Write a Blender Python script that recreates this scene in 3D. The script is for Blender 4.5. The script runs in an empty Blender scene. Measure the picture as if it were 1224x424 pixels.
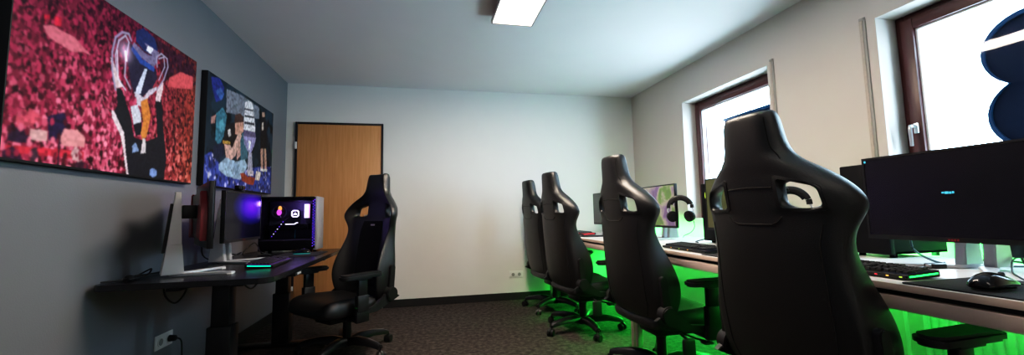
import bpy, bmesh, math, random
from mathutils import Vector, Matrix
from mathutils.bvhtree import BVHTree
random.seed(7)
PI = math.pi
COL = bpy.context.scene.collection
SC = bpy.context.scene

# ---------------------------------------------------------------- room numbers (metres; the photographer stands at x=0, y=0)
XL, XR, YB, YF, ZC = -1.498, 2.65, 4.80, -1.60, 2.50
DESK_L, DESK_R = 0.725, 0.768

# ---------------------------------------------------------------- materials
def nt(name):
    m = bpy.data.materials.new(name); m.use_nodes = True
    return m, m.node_tree.nodes, m.node_tree.links, m.node_tree.nodes['Principled BSDF']
def mat(name, col, rough=.5, metal=0., emit=None, es=0., noise=0., scale=40., bump=0., bscale=None, spec=.5, trans=0., coat=0., alpha=1.):
    m, N, L, b = nt(name)
    b.inputs['Base Color'].default_value = (*col, 1); b.inputs['Roughness'].default_value = rough
    b.inputs['Metallic'].default_value = metal; b.inputs['Specular IOR Level'].default_value = spec
    b.inputs['Transmission Weight'].default_value = trans; b.inputs['Coat Weight'].default_value = coat
    if emit: b.inputs['Emission Color'].default_value = (*emit, 1); b.inputs['Emission Strength'].default_value = es
    if noise or bump:
        tc = N.new('ShaderNodeTexCoord'); no = N.new('ShaderNodeTexNoise'); no.inputs['Scale'].default_value = scale; no.inputs['Detail'].default_value = 5
        L.new(tc.outputs['Object'], no.inputs['Vector'])
        if noise:
            mx = N.new('ShaderNodeMix'); mx.data_type = 'RGBA'
            mx.inputs[6].default_value = (*[c*(1-noise) for c in col], 1); mx.inputs[7].default_value = (*[min(1, c*(1+noise)) for c in col], 1)
            L.new(no.outputs['Fac'], mx.inputs[0]); L.new(mx.outputs[2], b.inputs['Base Color'])
        if bump:
            n2 = no
            if bscale: n2 = N.new('ShaderNodeTexNoise'); n2.inputs['Scale'].default_value = bscale; n2.inputs['Detail'].default_value = 3; L.new(tc.outputs['Object'], n2.inputs['Vector'])
            bu = N.new('ShaderNodeBump'); bu.inputs['Strength'].default_value = bump; bu.inputs['Distance'].default_value = .01
            L.new(n2.outputs['Fac'], bu.inputs['Height']); L.new(bu.outputs['Normal'], b.inputs['Normal'])
    return m
def ramp(N, stops):
    r = N.new('ShaderNodeValToRGB'); e = r.color_ramp.elements
    e[0].position, e[0].color = stops[0][0], (*stops[0][1], 1); e[1].position, e[1].color = stops[-1][0], (*stops[-1][1], 1)
    for p, c in stops[1:-1]: x = e.new(p); x.color = (*c, 1)
    return r
def wood(name, a, b_, rough=.45, along='Z', scale=1.):
    m, N, L, b = nt(name)
    tc = N.new('ShaderNodeTexCoord'); mp = N.new('ShaderNodeMapping')
    s = [22*scale]*3; s['XYZ'.index(along)] = 1.1*scale; mp.inputs['Scale'].default_value = s
    no = N.new('ShaderNodeTexNoise'); no.inputs['Scale'].default_value = 2.2; no.inputs['Detail'].default_value = 6; no.inputs['Distortion'].default_value = .6
    L.new(tc.outputs['Object'], mp.inputs['Vector']); L.new(mp.outputs['Vector'], no.inputs['Vector'])
    r = ramp(N, [(.25, a), (.7, b_)]); L.new(no.outputs['Fac'], r.inputs['Fac']); L.new(r.outputs['Color'], b.inputs['Base Color'])
    b.inputs['Roughness'].default_value = rough
    return m
def carpet():
    m, N, L, b = nt('carpet_pile')
    tc = N.new('ShaderNodeTexCoord')
    n1 = N.new('ShaderNodeTexNoise'); n1.inputs['Scale'].default_value = 260; n1.inputs['Detail'].default_value = 2
    n2 = N.new('ShaderNodeTexNoise'); n2.inputs['Scale'].default_value = 28; n2.inputs['Detail'].default_value = 4
    L.new(tc.outputs['Object'], n1.inputs['Vector']); L.new(tc.outputs['Object'], n2.inputs['Vector'])
    ad = N.new('ShaderNodeMath'); ad.operation = 'ADD'; mu = N.new('ShaderNodeMath'); mu.operation = 'MULTIPLY'; mu.inputs[1].default_value = .5
    L.new(n1.outputs['Fac'], ad.inputs[0]); L.new(n2.outputs['Fac'], ad.inputs[1]); L.new(ad.outputs[0], mu.inputs[0])
    r = ramp(N, [(.36, (.022, .018, .017)), (.5, (.06, .048, .045)), (.66, (.125, .105, .1))]); L.new(mu.outputs[0], r.inputs['Fac']); L.new(r.outputs['Color'], b.inputs['Base Color'])
    bu = N.new('ShaderNodeBump'); bu.inputs['Strength'].default_value = .8; bu.inputs['Distance'].default_value = .01
    L.new(n1.outputs['Fac'], bu.inputs['Height']); L.new(bu.outputs['Normal'], b.inputs['Normal'])
    b.inputs['Roughness'].default_value = .95; b.inputs['Specular IOR Level'].default_value = .15
    return m
def glass(name, tint=(1, 1, 1)):
    m = bpy.data.materials.new(name); m.use_nodes = True; N, L = m.node_tree.nodes, m.node_tree.links
    for n in list(N): N.remove(n)
    o = N.new('ShaderNodeOutputMaterial'); t = N.new('ShaderNodeBsdfTransparent'); t.inputs[0].default_value = (*tint, 1)
    g = N.new('ShaderNodeBsdfGlossy'); g.inputs['Roughness'].default_value = .03
    f = N.new('ShaderNodeLayerWeight'); f.inputs['Blend'].default_value = .5; mx = N.new('ShaderNodeMixShader')
    pw = N.new('ShaderNodeMath'); pw.operation = 'POWER'; pw.inputs[1].default_value = 5; L.new(f.outputs['Facing'], pw.inputs[0])
    ma = N.new('ShaderNodeMath'); ma.operation = 'MULTIPLY_ADD'; ma.inputs[1].default_value = .6; ma.inputs[2].default_value = .014; L.new(pw.outputs[0], ma.inputs[0])
    L.new(ma.outputs[0], mx.inputs[0]); L.new(t.outputs[0], mx.inputs[1]); L.new(g.outputs[0], mx.inputs[2]); L.new(mx.outputs[0], o.inputs[0])
    return m
def painted():
    m, N, L, b = nt('printed_colours'); at = N.new('ShaderNodeVertexColor'); at.layer_name = 'ink'
    L.new(at.outputs['Color'], b.inputs['Base Color']); b.inputs['Roughness'].default_value = .5; b.inputs['Specular IOR Level'].default_value = .25
    return m
def screen_glow(name, stops, centre, radius, es, axis=(0, 1, 2), gloss=.25):
    # a lit picture on a screen: soft round gradient in generated coordinates
    m, N, L, b = nt(name)
    tc = N.new('ShaderNodeTexCoord'); mp = N.new('ShaderNodeMapping'); mp.vector_type = 'POINT'
    mp.inputs['Location'].default_value = [-c/r for c, r in zip(centre, radius)]; mp.inputs['Scale'].default_value = [1/r for r in radius]
    L.new(tc.outputs['Generated'], mp.inputs['Vector'])
    g = N.new('ShaderNodeVectorMath'); g.operation = 'LENGTH'; L.new(mp.outputs[0], g.inputs[0])
    r = ramp(N, stops); L.new(g.outputs['Value'], r.inputs['Fac'])
    L.new(r.outputs['Color'], b.inputs['Emission Color']); b.inputs['Emission Strength'].default_value = es
    b.inputs['Base Color'].default_value = (.004, .004, .006, 1); b.inputs['Roughness'].default_value = gloss; b.inputs['Specular IOR Level'].default_value = .15
    return m
def screen_clouds(name, stops, scale, es):
    m, N, L, b = nt(name)
    tc = N.new('ShaderNodeTexCoord'); no = N.new('ShaderNodeTexNoise'); no.inputs['Scale'].default_value = scale; no.inputs['Detail'].default_value = 5; no.inputs['Distortion'].default_value = .35
    L.new(tc.outputs['Object'], no.inputs['Vector']); r = ramp(N, stops); L.new(no.outputs['Fac'], r.inputs['Fac'])
    L.new(r.outputs['Color'], b.inputs['Emission Color']); b.inputs['Emission Strength'].default_value = es
    b.inputs['Base Color'].default_value = (.01, .01, .01, 1); b.inputs['Roughness'].default_value = .3
    return m

M = dict(
    white_wall=mat('white_wall_paint', (.74, .725, .70), .85, noise=.02, scale=6, bump=.06, bscale=180),
    right_wall=mat('right_wall_warm_bounce', (.62, .565, .525), .85, noise=.02, scale=6, bump=.06, bscale=180),  # white paint tinted beige to hold the warm bounce light
    reveal=mat('white_reveal_paint', (.8, .8, .8), .8, bump=.04, bscale=160),
    grey_wall=mat('dark_grey_wall_paint', (.188, .197, .220), .42, noise=.05, scale=5, bump=.08, bscale=170),
    ceiling=mat('ceiling_paint', (.745, .72, .735), .9, noise=.03, scale=3, bump=.05, bscale=120),
    carpet=carpet(),
    plinth=mat('black_plinth', (.012, .011, .012), .7, noise=.2, scale=30),
    door=wood('beech_door', (.52, .235, .085), (.64, .32, .135), .45, 'Z'),
    black_frame=mat('black_door_frame', (.012, .012, .018), .45),
    mahogany=wood('mahogany_window', (.05, .012, .012), (.10, .028, .026), .35, 'Z', .8),
    mahogany_h=wood('mahogany_window_rail', (.05, .012, .012), (.10, .028, .026), .35, 'Y', .8),
    seal=mat('white_glazing_strip', (.75, .77, .8), .4), glass=glass('window_glass', (.97, .99, 1)),
    chrome=mat('brushed_steel', (.62, .62, .62), .3, 1), alu=mat('silver_stand', (.66, .66, .68), .38, .55),
    leather=mat('black_leather', (.0068, .0068, .0078), .43, bump=.14, scale=420, spec=.75), cloth=mat('black_woven_cloth', (.012, .012, .014), .9, bump=.3, scale=500, spec=.2),
    plastic=mat('black_plastic', (.011, .011, .012), .45, bump=.05, scale=300), gloss=mat('glossy_black_plastic', (.006, .006, .007), .15),
    metal_black=mat('black_powder_coat', (.02, .02, .022), .32, .5), rubber=mat('black_rubber', (.008, .008, .008), .7),
    seam=mat('black_stitching', (.004, .004, .004), .8), dark_desk=mat('dark_grey_desk_laminate', (.012, .0115, .0135), .27, noise=.1, scale=90, bump=.02, bscale=260),
    desk_edge=mat('dark_grey_desk_edge', (.035, .035, .04), .35), white_desk=mat('white_desk_laminate', (.70, .69, .68), .3, noise=.02, scale=30),
    warm_lit_edge=mat('warm_lit_desk_edge', (.62, .49, .42), .4), warm_lit_metal=mat('warm_lit_steel', (.52, .42, .37), .4, noise=.02, scale=20),  # beige puts the warm light on white edges and frame into the colour
    white_plastic=mat('white_plastic', (.75, .75, .74), .4), screen_off=mat('dark_glossy_screen', (.010, .009, .014), .25, spec=.4),
    screen_grey=mat('grey_matt_screen', (.09, .10, .10), .35), bezel=mat('black_bezel', (.008, .008, .009), .35), red=mat('dark_red_plastic', (.22, .012, .02), .4),
    keys=mat('black_keycaps', (.016, .016, .018), .42), pad=mat('black_cloth_mat', (.012, .012, .013), .85, bump=.2, scale=500),
    green_led=mat('green_led', (.0, .2, .03), .5, emit=(.02, 1, .10), es=4), cyan_led=mat('turquoise_led', (.0, .2, .15), .5, emit=(.0, .75, .42), es=2.2),
    purple_led=mat('violet_led', (.1, 0, .2), .5, emit=(.22, .06, 1.), es=2.0), white_led=mat('white_led', (.8, .8, .8), .5, emit=(1, .96, 1), es=2.2),
    red_led=mat('red_led', (.3, 0, 0), .5, emit=(1, .05, .08), es=1.2), blue_led=mat('blue_led', (0, .02, .2), .5, emit=(.1, .05, 1), es=1.6),
    lime_led=mat('lime_led', (.3, .4, .0), .5, emit=(.55, .9, .12), es=1.0), amber_led=mat('amber_led', (.4, .2, .0), .5, emit=(1, .45, .1), es=1.6),
    ring_led=mat('magenta_led', (.4, .0, .3), .5, emit=(.9, .15, .8), es=1.3), cyan_text=mat('cyan_screen_text', (0, .1, .2), .5, emit=(.1, .62, .85), es=.9),
    gold=mat('light_badge', (.62, .6, .58), .35, .3), sign_blue=mat('dark_blue_sign_shell', (.0022, .008, .024), .5, noise=.15, scale=6, spec=.06), sign_edge=mat('blue_sign_edge', (.006, .03, .075), .4, spec=.1),
    reflection_tan=mat('tan_lamp_reflection', (.036, .025, .018), .8, spec=.05), radiator=mat('white_radiator_enamel', (.7, .7, .7), .35), cord=mat('black_cable_sheath', (.008, .008, .009), .5),  # tan imitates the lamp's reflection in the pane; unused
    pc_silver=mat('silver_case_front', (.42, .42, .47), .45, .3), pc_dark=mat('dark_case_steel', (.006, .006, .008), .6, spec=.12), tint=glass('smoked_case_glass', (.8, .78, .88)),
    pc_inner=mat('grey_case_internals', (.06, .06, .07), .5), teal=mat('teal_print', (.02, .25, .3), .5), strap=mat('beige_blind_strap', (.50, .43, .37), .7, noise=.15, scale=60), strap_case=mat('strap_channel', (.36, .34, .31), .6),
    lamp=mat('lamp_diffuser', (.9, .9, .9), .5, emit=(1, .93, .84), es=9), lamp_body=mat('lamp_housing', (.42, .36, .34), .4, .3),
    ink=painted(),
    canvas_edge=mat('black_canvas_edge', (.006, .006, .008), .6), purple_screen=None,
)

# ---------------------------------------------------------------- mesh helpers
class MB:
    def __init__(s): s.bm = bmesh.new()
    def _join(s, t, mtx=None, mi=0):
        if mtx is not None: t.transform(mtx)
        for f in t.faces: f.material_index = mi
        me = bpy.data.meshes.new('tmp'); t.to_mesh(me); t.free(); s.bm.from_mesh(me); bpy.data.meshes.remove(me); return s
    def box(s, x0, y0, z0, x1, y1, z1, bev=0., seg=2, mtx=None, mi=0):
        t = bmesh.new(); bmesh.ops.create_cube(t, size=1)
        bmesh.ops.scale(t, vec=(x1-x0, y1-y0, z1-z0), verts=t.verts); bmesh.ops.translate(t, vec=((x0+x1)/2, (y0+y1)/2, (z0+z1)/2), verts=t.verts)
        if bev: bmesh.ops.bevel(t, geom=list(t.edges), offset=bev, segments=seg, affect='EDGES', profile=.5)
        return s._join(t, mtx, mi)
    def cyl(s, p0, p1, r0, r1=None, seg=24, bev=0., mi=0):
        r1 = r0 if r1 is None else r1; p0, p1 = Vector(p0), Vector(p1); d = p1-p0
        t = bmesh.new(); bmesh.ops.create_cone(t, cap_ends=True, segments=seg, radius1=r0, radius2=r1, depth=d.length)
        if bev: bmesh.ops.bevel(t, geom=[e for e in t.edges if len(e.link_faces) == 2 and any(len(f.verts) > 4 for f in e.link_faces)], offset=bev, segments=2, affect='EDGES')
        return s._join(t, Matrix.Translation((p0+p1)/2) @ Vector((0, 0, 1)).rotation_difference(d.normalized()).to_matrix().to_4x4(), mi)
    def sphere(s, c, r, sc=(1, 1, 1), seg=20, mi=0):
        t = bmesh.new(); bmesh.ops.create_uvsphere(t, u_segments=seg, v_segments=seg//2, radius=r)
        return s._join(t, Matrix.Translation(c) @ Matrix.Diagonal((*sc, 1)), mi)
    def tube(s, pts, r, seg=8, mi=0, flat=1.):
        # smooth tube along a polyline (Catmull-Rom refined)
        P = [Vector(p) for p in pts]; Q = []
        if len(P) > 2:
            for i in range(len(P)-1):
                a, b, c, d = P[max(i-1, 0)], P[i], P[i+1], P[min(i+2, len(P)-1)]
                for k in range(6):
                    t = k/6; Q.append(.5*((2*b)+(-a+c)*t+(2*a-5*b+4*c-d)*t*t+(-a+3*b-3*c+d)*t**3))
            Q.append(P[-1])
        else: Q = P
        t = bmesh.new(); rings = []; up = Vector((0, 0, 1))
        rr = r if callable(r) else (lambda u: r)
        for i, q in enumerate(Q):
            d = (Q[min(i+1, len(Q)-1)]-Q[max(i-1, 0)]).normalized()
            sd = d.cross(up) if abs(d.z) < .95 else d.cross(Vector((0, 1, 0))); sd.normalize(); u2 = sd.cross(d); R_ = rr(i/(len(Q)-1))
            rings.append([t.verts.new(q+sd*math.cos(2*PI*k/seg)*R_+u2*math.sin(2*PI*k/seg)*R_*flat) for k in range(seg)])
        for A, B in zip(rings, rings[1:]):
            for k in range(seg): t.faces.new((A[k], A[(k+1) % seg], B[(k+1) % seg], B[k]))
        t.faces.new(rings[0][::-1]); t.faces.new(rings[-1]); bmesh.ops.recalc_face_normals(t, faces=t.faces)
        return s._join(t, None, mi)
    def prism(s, poly, h0, h1, plane='XY', bev=0., mi=0, mtx=None):
        # extrude a 2-D outline; plane gives the axes of the outline, the third axis is the depth
        ax = ['XYZ'.index(c) for c in plane]; az = 3-sum(ax); t = bmesh.new()
        def pt(p, h): v = [0, 0, 0]; v[ax[0]], v[ax[1]], v[az] = p[0], p[1], h; return v
        a = [t.verts.new(pt(p, h0)) for p in poly]; b = [t.verts.new(pt(p, h1)) for p in poly]; n = len(poly)
        t.faces.new(a); t.faces.new(b[::-1])
        for i in range(n): t.faces.new((a[i], b[i], b[(i+1) % n], a[(i+1) % n]))
        bmesh.ops.recalc_face_normals(t, faces=t.faces)
        if bev: bmesh.ops.bevel(t, geom=[e for e in t.edges if len(e.link_faces) == 2 and any(len(f.verts) == n and n != 4 or abs(f.normal[az]) > .9 for f in e.link_faces)], offset=bev, segments=2, affect='EDGES')
        return s._join(t, mtx, mi)
    def ring(s, pts_out, pts_in, d):   # closed band between two loops pushed along vector d
        t = bmesh.new(); n = len(pts_out); d = Vector(d)
        A = [t.verts.new(p) for p in pts_out]; B = [t.verts.new(p) for p in pts_in]
        C = [t.verts.new(Vector(p)+d) for p in pts_out]; D = [t.verts.new(Vector(p)+d) for p in pts_in]
        for i in range(n):
            j = (i+1) % n
            for q in ((A[i], A[j], B[j], B[i]), (C[i], D[i], D[j], C[j]), (A[i], C[i], C[j], A[j]), (B[i], B[j], D[j], D[i])): t.faces.new(q)
        bmesh.ops.recalc_face_normals(t, faces=t.faces); return s._join(t)
    def xf(s, m): s.bm.transform(m); return s
    def build(s, name, m, parent=None, smooth=None, loc=None):
        me = bpy.data.meshes.new(name); s.bm.to_mesh(me); s.bm.free()
        for x in (m if isinstance(m, (list, tuple)) else [m]): me.materials.append(x)
        if smooth is not False:
            for p in me.polygons: p.use_smooth = True
            me.set_sharp_from_angle(angle=math.radians(smooth or 35))
        o = bpy.data.objects.new(name, me); COL.objects.link(o)
        if parent: o.parent = parent
        if loc: o.location = loc
        return o
def tag(o, label=None, cat=None, group=None, kind=None):
    if label: o['label'] = label
    if cat: o['category'] = cat
    if group: o['group'] = group
    if kind: o['kind'] = kind
    return o
def thing(name, label, cat, loc=(0, 0, 0), rz=0., group=None):
    o = bpy.data.objects.new(name, None); COL.objects.link(o); o.location = loc; o.rotation_euler = (0, 0, rz); o.empty_display_size = .05
    return tag(o, label, cat, group)
def struct(name, mb, m, parent=None, smooth=None):
    o = mb.build(name, m, parent, smooth)
    if not parent: o['kind'] = 'structure'
    return o
def copy_tree(o, parent=None):
    c = o.copy(); COL.objects.link(c)
    if parent: c.parent = parent
    for ch in list(o.children): copy_tree(ch, c)
    return c
def dup(o, loc, rz, label, group=None):
    c = copy_tree(o); c.location = loc; c.rotation_euler = (0, 0, rz); c['label'] = label
    if group: c['group'] = group
    return c
def rot_z(a): return Matrix.Rotation(a, 4, 'Z')
# ================================================================ ROOM
def wallbox(name, *b, m): return struct(name, MB().box(*b), m)
wallbox('floor', XL-.1, YF-.1, -.1, XR+.35, YB+.1, 0, m=M['carpet'])
wallbox('ceiling', XL-.1, YF-.1, ZC, XR+.35, YB+.1, ZC+.1, m=M['ceiling'])
wallbox('wall_left', XL-.1, YF-.1, 0, XL, YB+.1, ZC, m=M['grey_wall'])
wallbox('wall_back', XL, YB, 0, XR, YB+.1, ZC, m=M['white_wall'])
wallbox('wall_front', XL, YF-.1, 0, XR, YF, ZC, m=M['white_wall'])
WIN = [(.747, 1.847), (2.645, 3.743)]; WZ0, WZ1 = .92, 2.14
w = MB()
for a, b in ((YF-.1, .747), (1.847, 2.645), (3.743, YB+.1)): w.box(XR, a, 0, XR+.35, b, ZC)
for a, b in WIN: w.box(XR, a, 0, XR+.35, b, WZ0); w.box(XR, a, WZ1, XR+.35, b, ZC)
struct('wall_right', w, M['right_wall'])
struct('baseboard_back', MB().box(-.470, YB-.014, 0, XR, YB, .083), M['plinth'])
struct('baseboard_right', MB().box(XR-.014, YF, 0, XR, YB-.014, .083), M['plinth'])
struct('baseboard_left', MB().box(XL, YF, 0, XL+.014, YB, .083), M['plinth'])
# windows: mahogany frame, sash, pane, handle, white plaster lining
for n, (a, b) in enumerate(WIN, 1):
    root = thing('window_%d' % n, None, None, (XR+.16, (a+b)/2, WZ0)); root['kind'] = 'structure'
    h, hw = WZ1-WZ0, (b-a)/2
    def bars(mb, o, wd, x0, x1, bev=.006):
        mb.box(x0, -hw+o, o, x1, -hw+o+wd, h-o, bev); mb.box(x0, hw-o-wd, o, x1, hw-o, h-o, bev); return mb
    def rails(mb, o, wd, x0, x1, bev=.006):
        mb.box(x0, -hw+o+wd, o, x1, hw-o-wd, o+wd, bev); mb.box(x0, -hw+o+wd, h-o-wd, x1, hw-o-wd, h-o, bev); return mb
    bars(MB(), 0, .045, -.01, .06).build('frame', M['mahogany'], root); rails(MB(), 0, .045, -.01, .06).build('frame_rail', M['mahogany_h'], root)
    bars(MB(), .038, .062, -.035, .045).build('sash', M['mahogany'], root); rails(MB(), .038, .062, -.035, .045).build('sash_rail', M['mahogany_h'], root)
    g = MB(); bars(g, .1, .012, -.015, .02, .002); rails(g, .1, .012, -.015, .02, .002); g.build('glazing_strip', M['seal'], root)
    MB().box(.0, -hw+.1, .1, .006, hw-.1, h-.1).build('pane', M['glass'], root)
    if n == 1:
        hb = MB().box(-.045, hw-.082, .505, -.034, hw-.058, .565, .004); hb.cyl((-.045, hw-.07, .545), (-.085, hw-.07, .545), .009)
        hb.tube([(-.08, hw-.07, .549), (-.087, hw-.07, .53), (-.085, hw-.069, .49), (-.083, hw-.068, .43)], lambda u: .0105-.002*u, 10)
        hb.build('window_handle', M['chrome'], root)
    MB().box(-.16+.002, -hw, -.004, -.012, hw, .006, .003).build('sill', M['reveal'], root)
# blind-strap channels beside the windows
for n, y in enumerate((1.917, 2.595), 1):
    r = MB().box(XR-.008, y-.017, .95, XR, y+.017, 2.174, .003).build('trim_%d' % n, M['strap_case']); r['kind'] = 'structure'
    MB().box(XR-.011, y-.002, .955, XR-.007, y+.016, 2.168, .001).build('blind_strap', M['strap'], r)
    MB().box(XR-.014, y-.014, 2.155, XR-.007, y+.014, 2.172, .002).build('strap_guide', M['strap_case'], r)
# door: black frame, flush beech leaf, hinge
d = thing('door_1', None, None, (-.938, YB, 0)); d['kind'] = 'structure'
f = MB().box(-.462, -.03, 0, -.440, 0, 2.062, .003).box(.440, -.03, 0, .462, 0, 2.062, .003).box(-.440, -.03, 2.04, .440, 0, 2.062, .003)
f.build('door_frame', M['black_frame'], d); MB().box(-.439, -.022, .004, .439, 0, 2.039, .002).build('door_leaf', M['door'], d)
for z in (.25, 1.80): MB().box(-.462, -.044, z-.04, -.44, -.029, z+.04, .004).build('hinge', M['white_plastic'], d)
MB().cyl((.39, -.022, 1.02), (.39, -.07, 1.02), .01).tube([(.39, -.066, 1.02), (.33, -.068, 1.02), (.27, -.066, 1.02)], .009).cyl((.39, -.022, 1.02), (.39, -.03, 1.02), .026).build('door_handle', M['chrome'], d)

# ---- ceiling lamp
LX0, LX1, LY0, LY1 = .495, .790, 1.70, 2.905
r = thing('ceiling_lamp', 'flat rectangular ceiling lamp with glowing white diffuser', 'lamp', (0, 0, 2.5))
b = MB(); b.ring([(LX0-.012, LY0-.012, -.058), (LX1+.012, LY0-.012, -.058), (LX1+.012, LY1+.012, -.058), (LX0-.012, LY1+.012, -.058)],
                 [(LX0, LY0, -.058), (LX1, LY0, -.058), (LX1, LY1, -.058), (LX0, LY1, -.058)], (0, 0, .022))
b.box(LX0-.011, LY0-.011, -.036, LX1+.011, LY1+.011, -.03).box(LX0+.06, LY0+.1, -.03, LX1-.06, LY1-.1, 0)
b.build('housing', M['lamp_body'], r, False); MB().box(LX0, LY0, -.054, LX1, LY1, -.037).build('diffuser', M['lamp'], r)

# ---- outlets and switch
def socket(name, label, loc, rz, n, plug=False):
    r = thing(name, label, 'socket', loc, rz)      # lies in local YZ, faces +X
    MB().box(0, -.041*n, -.041, .008, .041*n, .041, .004).build('cover_plate', M['white_plastic'], r)
    for k in range(n):
        y = (k-(n-1)/2)*.075
        s = MB().cyl((.002, y, 0), (.0115, y, 0), .026, seg=28); s.build('socket_face', M['white_plastic'], r)
        h = MB(); h.cyl((.0095, y, 0), (.0118, y, 0), .0195, seg=28); h.cyl((.011, y-.0095, 0), (.0125, y-.0095, 0), .0028); h.cyl((.011, y+.0095, 0), (.0125, y+.0095, 0), .0028); h.build('socket_well', mat('grey_socket_well', (.3, .3, .3), .6), r)
    return r
socket('power_outlet', 'white double power outlet on the pale back wall near floor', (.218*YB, YB, .292), -PI/2, 2)
socket('power_outlet', 'white double power outlet on the dark grey wall with black plug', (XL, 2.805, .318), 0, 2)
p = thing('power_plug', 'black power plug and cord in the outlet under dark desk', 'plug', (XL+.0125, 2.842, .318))
MB().cyl((0, 0, 0), (.035, 0, 0), .019, .016, bev=.003).build('plug_body', M['rubber'], p)
MB().tube([(.034, 0, 0), (.06, .005, -.02), (.06, .02, -.12), (.05, .05, -.22), (.05, .12, -.295), (.09, .3, -.312)], .0042).build('cord', M['cord'], p)
r = thing('light_switch', 'white light switch on back wall beside the beech door', 'switch', (-.405, YB, 1.03))
MB().box(-.041, -.009, -.041, .041, 0, .041, .004).build('cover_plate', M['white_plastic'], r); MB().box(-.03, -.014, -.03, .03, -.006, .03, .003).build('rocker', M['white_plastic'], r)

# ---- pictures
PIC1=[((0.62,0.16,0.22),[(0.099,0.675),(0.134,0.699),(0.22,0.696),(0.301,0.638),(0.259,0.637),(0.215,0.61),(0.164,0.623),(0.125,0.629)]),((0.6,0.02,0.06),[(0.101,0.731),(0.121,0.747),(0.121,0.703),(0.101,0.689)]),((0.6,0.02,0.06),[(0.14,0.752),(0.165,0.766),(0.164,0.717),(0.14,0.704)]),((0.05,0.01,0.03),[(0.589,0.974),(0.981,0.974),(0.981,0.843),(0.872,0.848),(0.786,0.764),(0.731,0.694),(0.681,0.903)]),((0.62,0.1,0.12),[(0.773,0.752),(0.858,0.84),(0.972,0.859),(0.97,0.755),(0.758,0.676)]),((0.03,0.01,0.04),[(0.017,0.146),(0.084,0.152),(0.089,0.081),(0.016,0.074)]),((0.55,0.08,0.13),[(0.038,0.21),(0.076,0.252),(0.12,0.228),(0.115,0.169),(0.042,0.154)]),((0.7,0.4,0.42),[(0.087,0.152),(0.145,0.162),(0.145,0.108),(0.09,0.102)]),((0.3,0.08,0.1),[(0.116,0.145),(0.125,0.147),(0.123,0.119),(0.109,0.119),(0.117,0.129)]),((0.02,0.01,0.05),[(0.143,0.236),(0.204,0.28),(0.228,0.213),(0.194,0.116),(0.153,0.114)]),((0.75,0.3,0.33),[(0.199,0.148),(0.209,0.19),(0.264,0.202),(0.299,0.171),(0.298,0.116),(0.202,0.101)]),((0.55,0.03,0.06),[(0.012,0.058),(0.3,0.093),(0.299,0.042),(0.238,0.044),(0.014,0.022)]),((0.04,0.01,0.04),[(0.004,0.027),(0.037,0.061),(0.06,0.028),(0.073,0.0),(0.007,0.0)]),((0.05,0.02,0.04),[(0.096,0.059),(0.115,0.072),(0.131,0.0),(0.095,0.0)]),((0.5,0.3,0.33),[(0.244,0.072),(0.262,0.116),(0.29,0.077),(0.296,0.033),(0.253,0.034)]),((0.02,0.01,0.03),[(0.19,0.184),(0.196,0.186),(0.201,0.0),(0.193,0.0)]),((0.05,0.01,0.03),[(0.261,0.022),(0.292,0.041),(0.343,0.013),(0.385,0.0),(0.263,0.0)]),((0.012,0.012,0.018),[(0.434,0.524),(0.467,0.519),(0.525,0.372),(0.552,0.246),(0.633,0.241),(0.705,0.289),(0.678,0.544),(0.719,0.579),(0.752,0.332),(0.782,0.159),(0.773,0.0),(0.533,0.0),(0.499,0.153),(0.485,0.228),(0.453,0.285),(0.423,0.346),(0.445,0.416)]),((0.75,0.62,0.7),[(0.416,0.374),(0.428,0.373),(0.492,0.256),(0.51,0.129),(0.533,0.0),(0.522,0.0),(0.494,0.152),(0.475,0.235),(0.424,0.326)]),((0.72,0.55,0.6),[(0.393,0.687),(0.405,0.674),(0.428,0.625),(0.468,0.54),(0.435,0.514),(0.408,0.593)]),((0.72,0.55,0.6),[(0.678,0.539),(0.685,0.63),(0.724,0.709),(0.727,0.65),(0.711,0.546)]),((0.025,0.02,0.05),[(0.496,0.845),(0.573,0.781),(0.671,0.76),(0.681,0.694),(0.65,0.614),(0.588,0.524),(0.535,0.533),(0.505,0.606),(0.488,0.732)]),((0.02,0.035,0.14),[(0.526,0.942),(0.571,0.991),(0.647,0.971),(0.675,0.9),(0.642,0.844),(0.58,0.842),(0.525,0.875)]),((0.2,0.17,0.3),[(0.577,0.897),(0.682,0.892),(0.674,0.815),(0.653,0.768),(0.562,0.786),(0.507,0.825),(0.516,0.858),(0.581,0.831),(0.643,0.833)]),((0.85,0.85,1.0),[(0.605,0.892),(0.645,0.893),(0.625,0.846),(0.596,0.852)]),((0.03,0.08,0.35),[(0.507,0.83),(0.573,0.781),(0.659,0.765),(0.655,0.734),(0.564,0.742),(0.504,0.796)]),((0.65,0.7,0.95),[(0.593,0.724),(0.609,0.727),(0.576,0.546),(0.542,0.509),(0.549,0.567)]),((0.55,0.5,0.62),[(0.535,0.539),(0.599,0.528),(0.629,0.593),(0.684,0.642),(0.68,0.616),(0.631,0.548),(0.611,0.505),(0.592,0.463),(0.56,0.462),(0.552,0.503)]),((0.6,0.62,0.75),[(0.521,0.435),(0.56,0.462),(0.584,0.416),(0.594,0.341),(0.548,0.316)]),((0.012,0.012,0.02),[(0.543,0.325),(0.598,0.365),(0.598,0.276),(0.562,0.255)]),((0.6,0.22,0.05),[(0.579,0.492),(0.621,0.532),(0.651,0.417),(0.631,0.268),(0.605,0.244),(0.593,0.274),(0.603,0.367)]),((0.25,0.35,0.6),[(0.546,0.186),(0.565,0.212),(0.589,0.163),(0.548,0.143)]),((0.6,0.55,0.6),[(0.61,0.257),(0.627,0.25),(0.632,0.162),(0.6,0.149)]),((0.2,0.3,0.6),[(0.667,0.05),(0.683,0.067),(0.713,0.057),(0.718,0.023),(0.693,0.002),(0.669,0.016)])]
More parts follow.
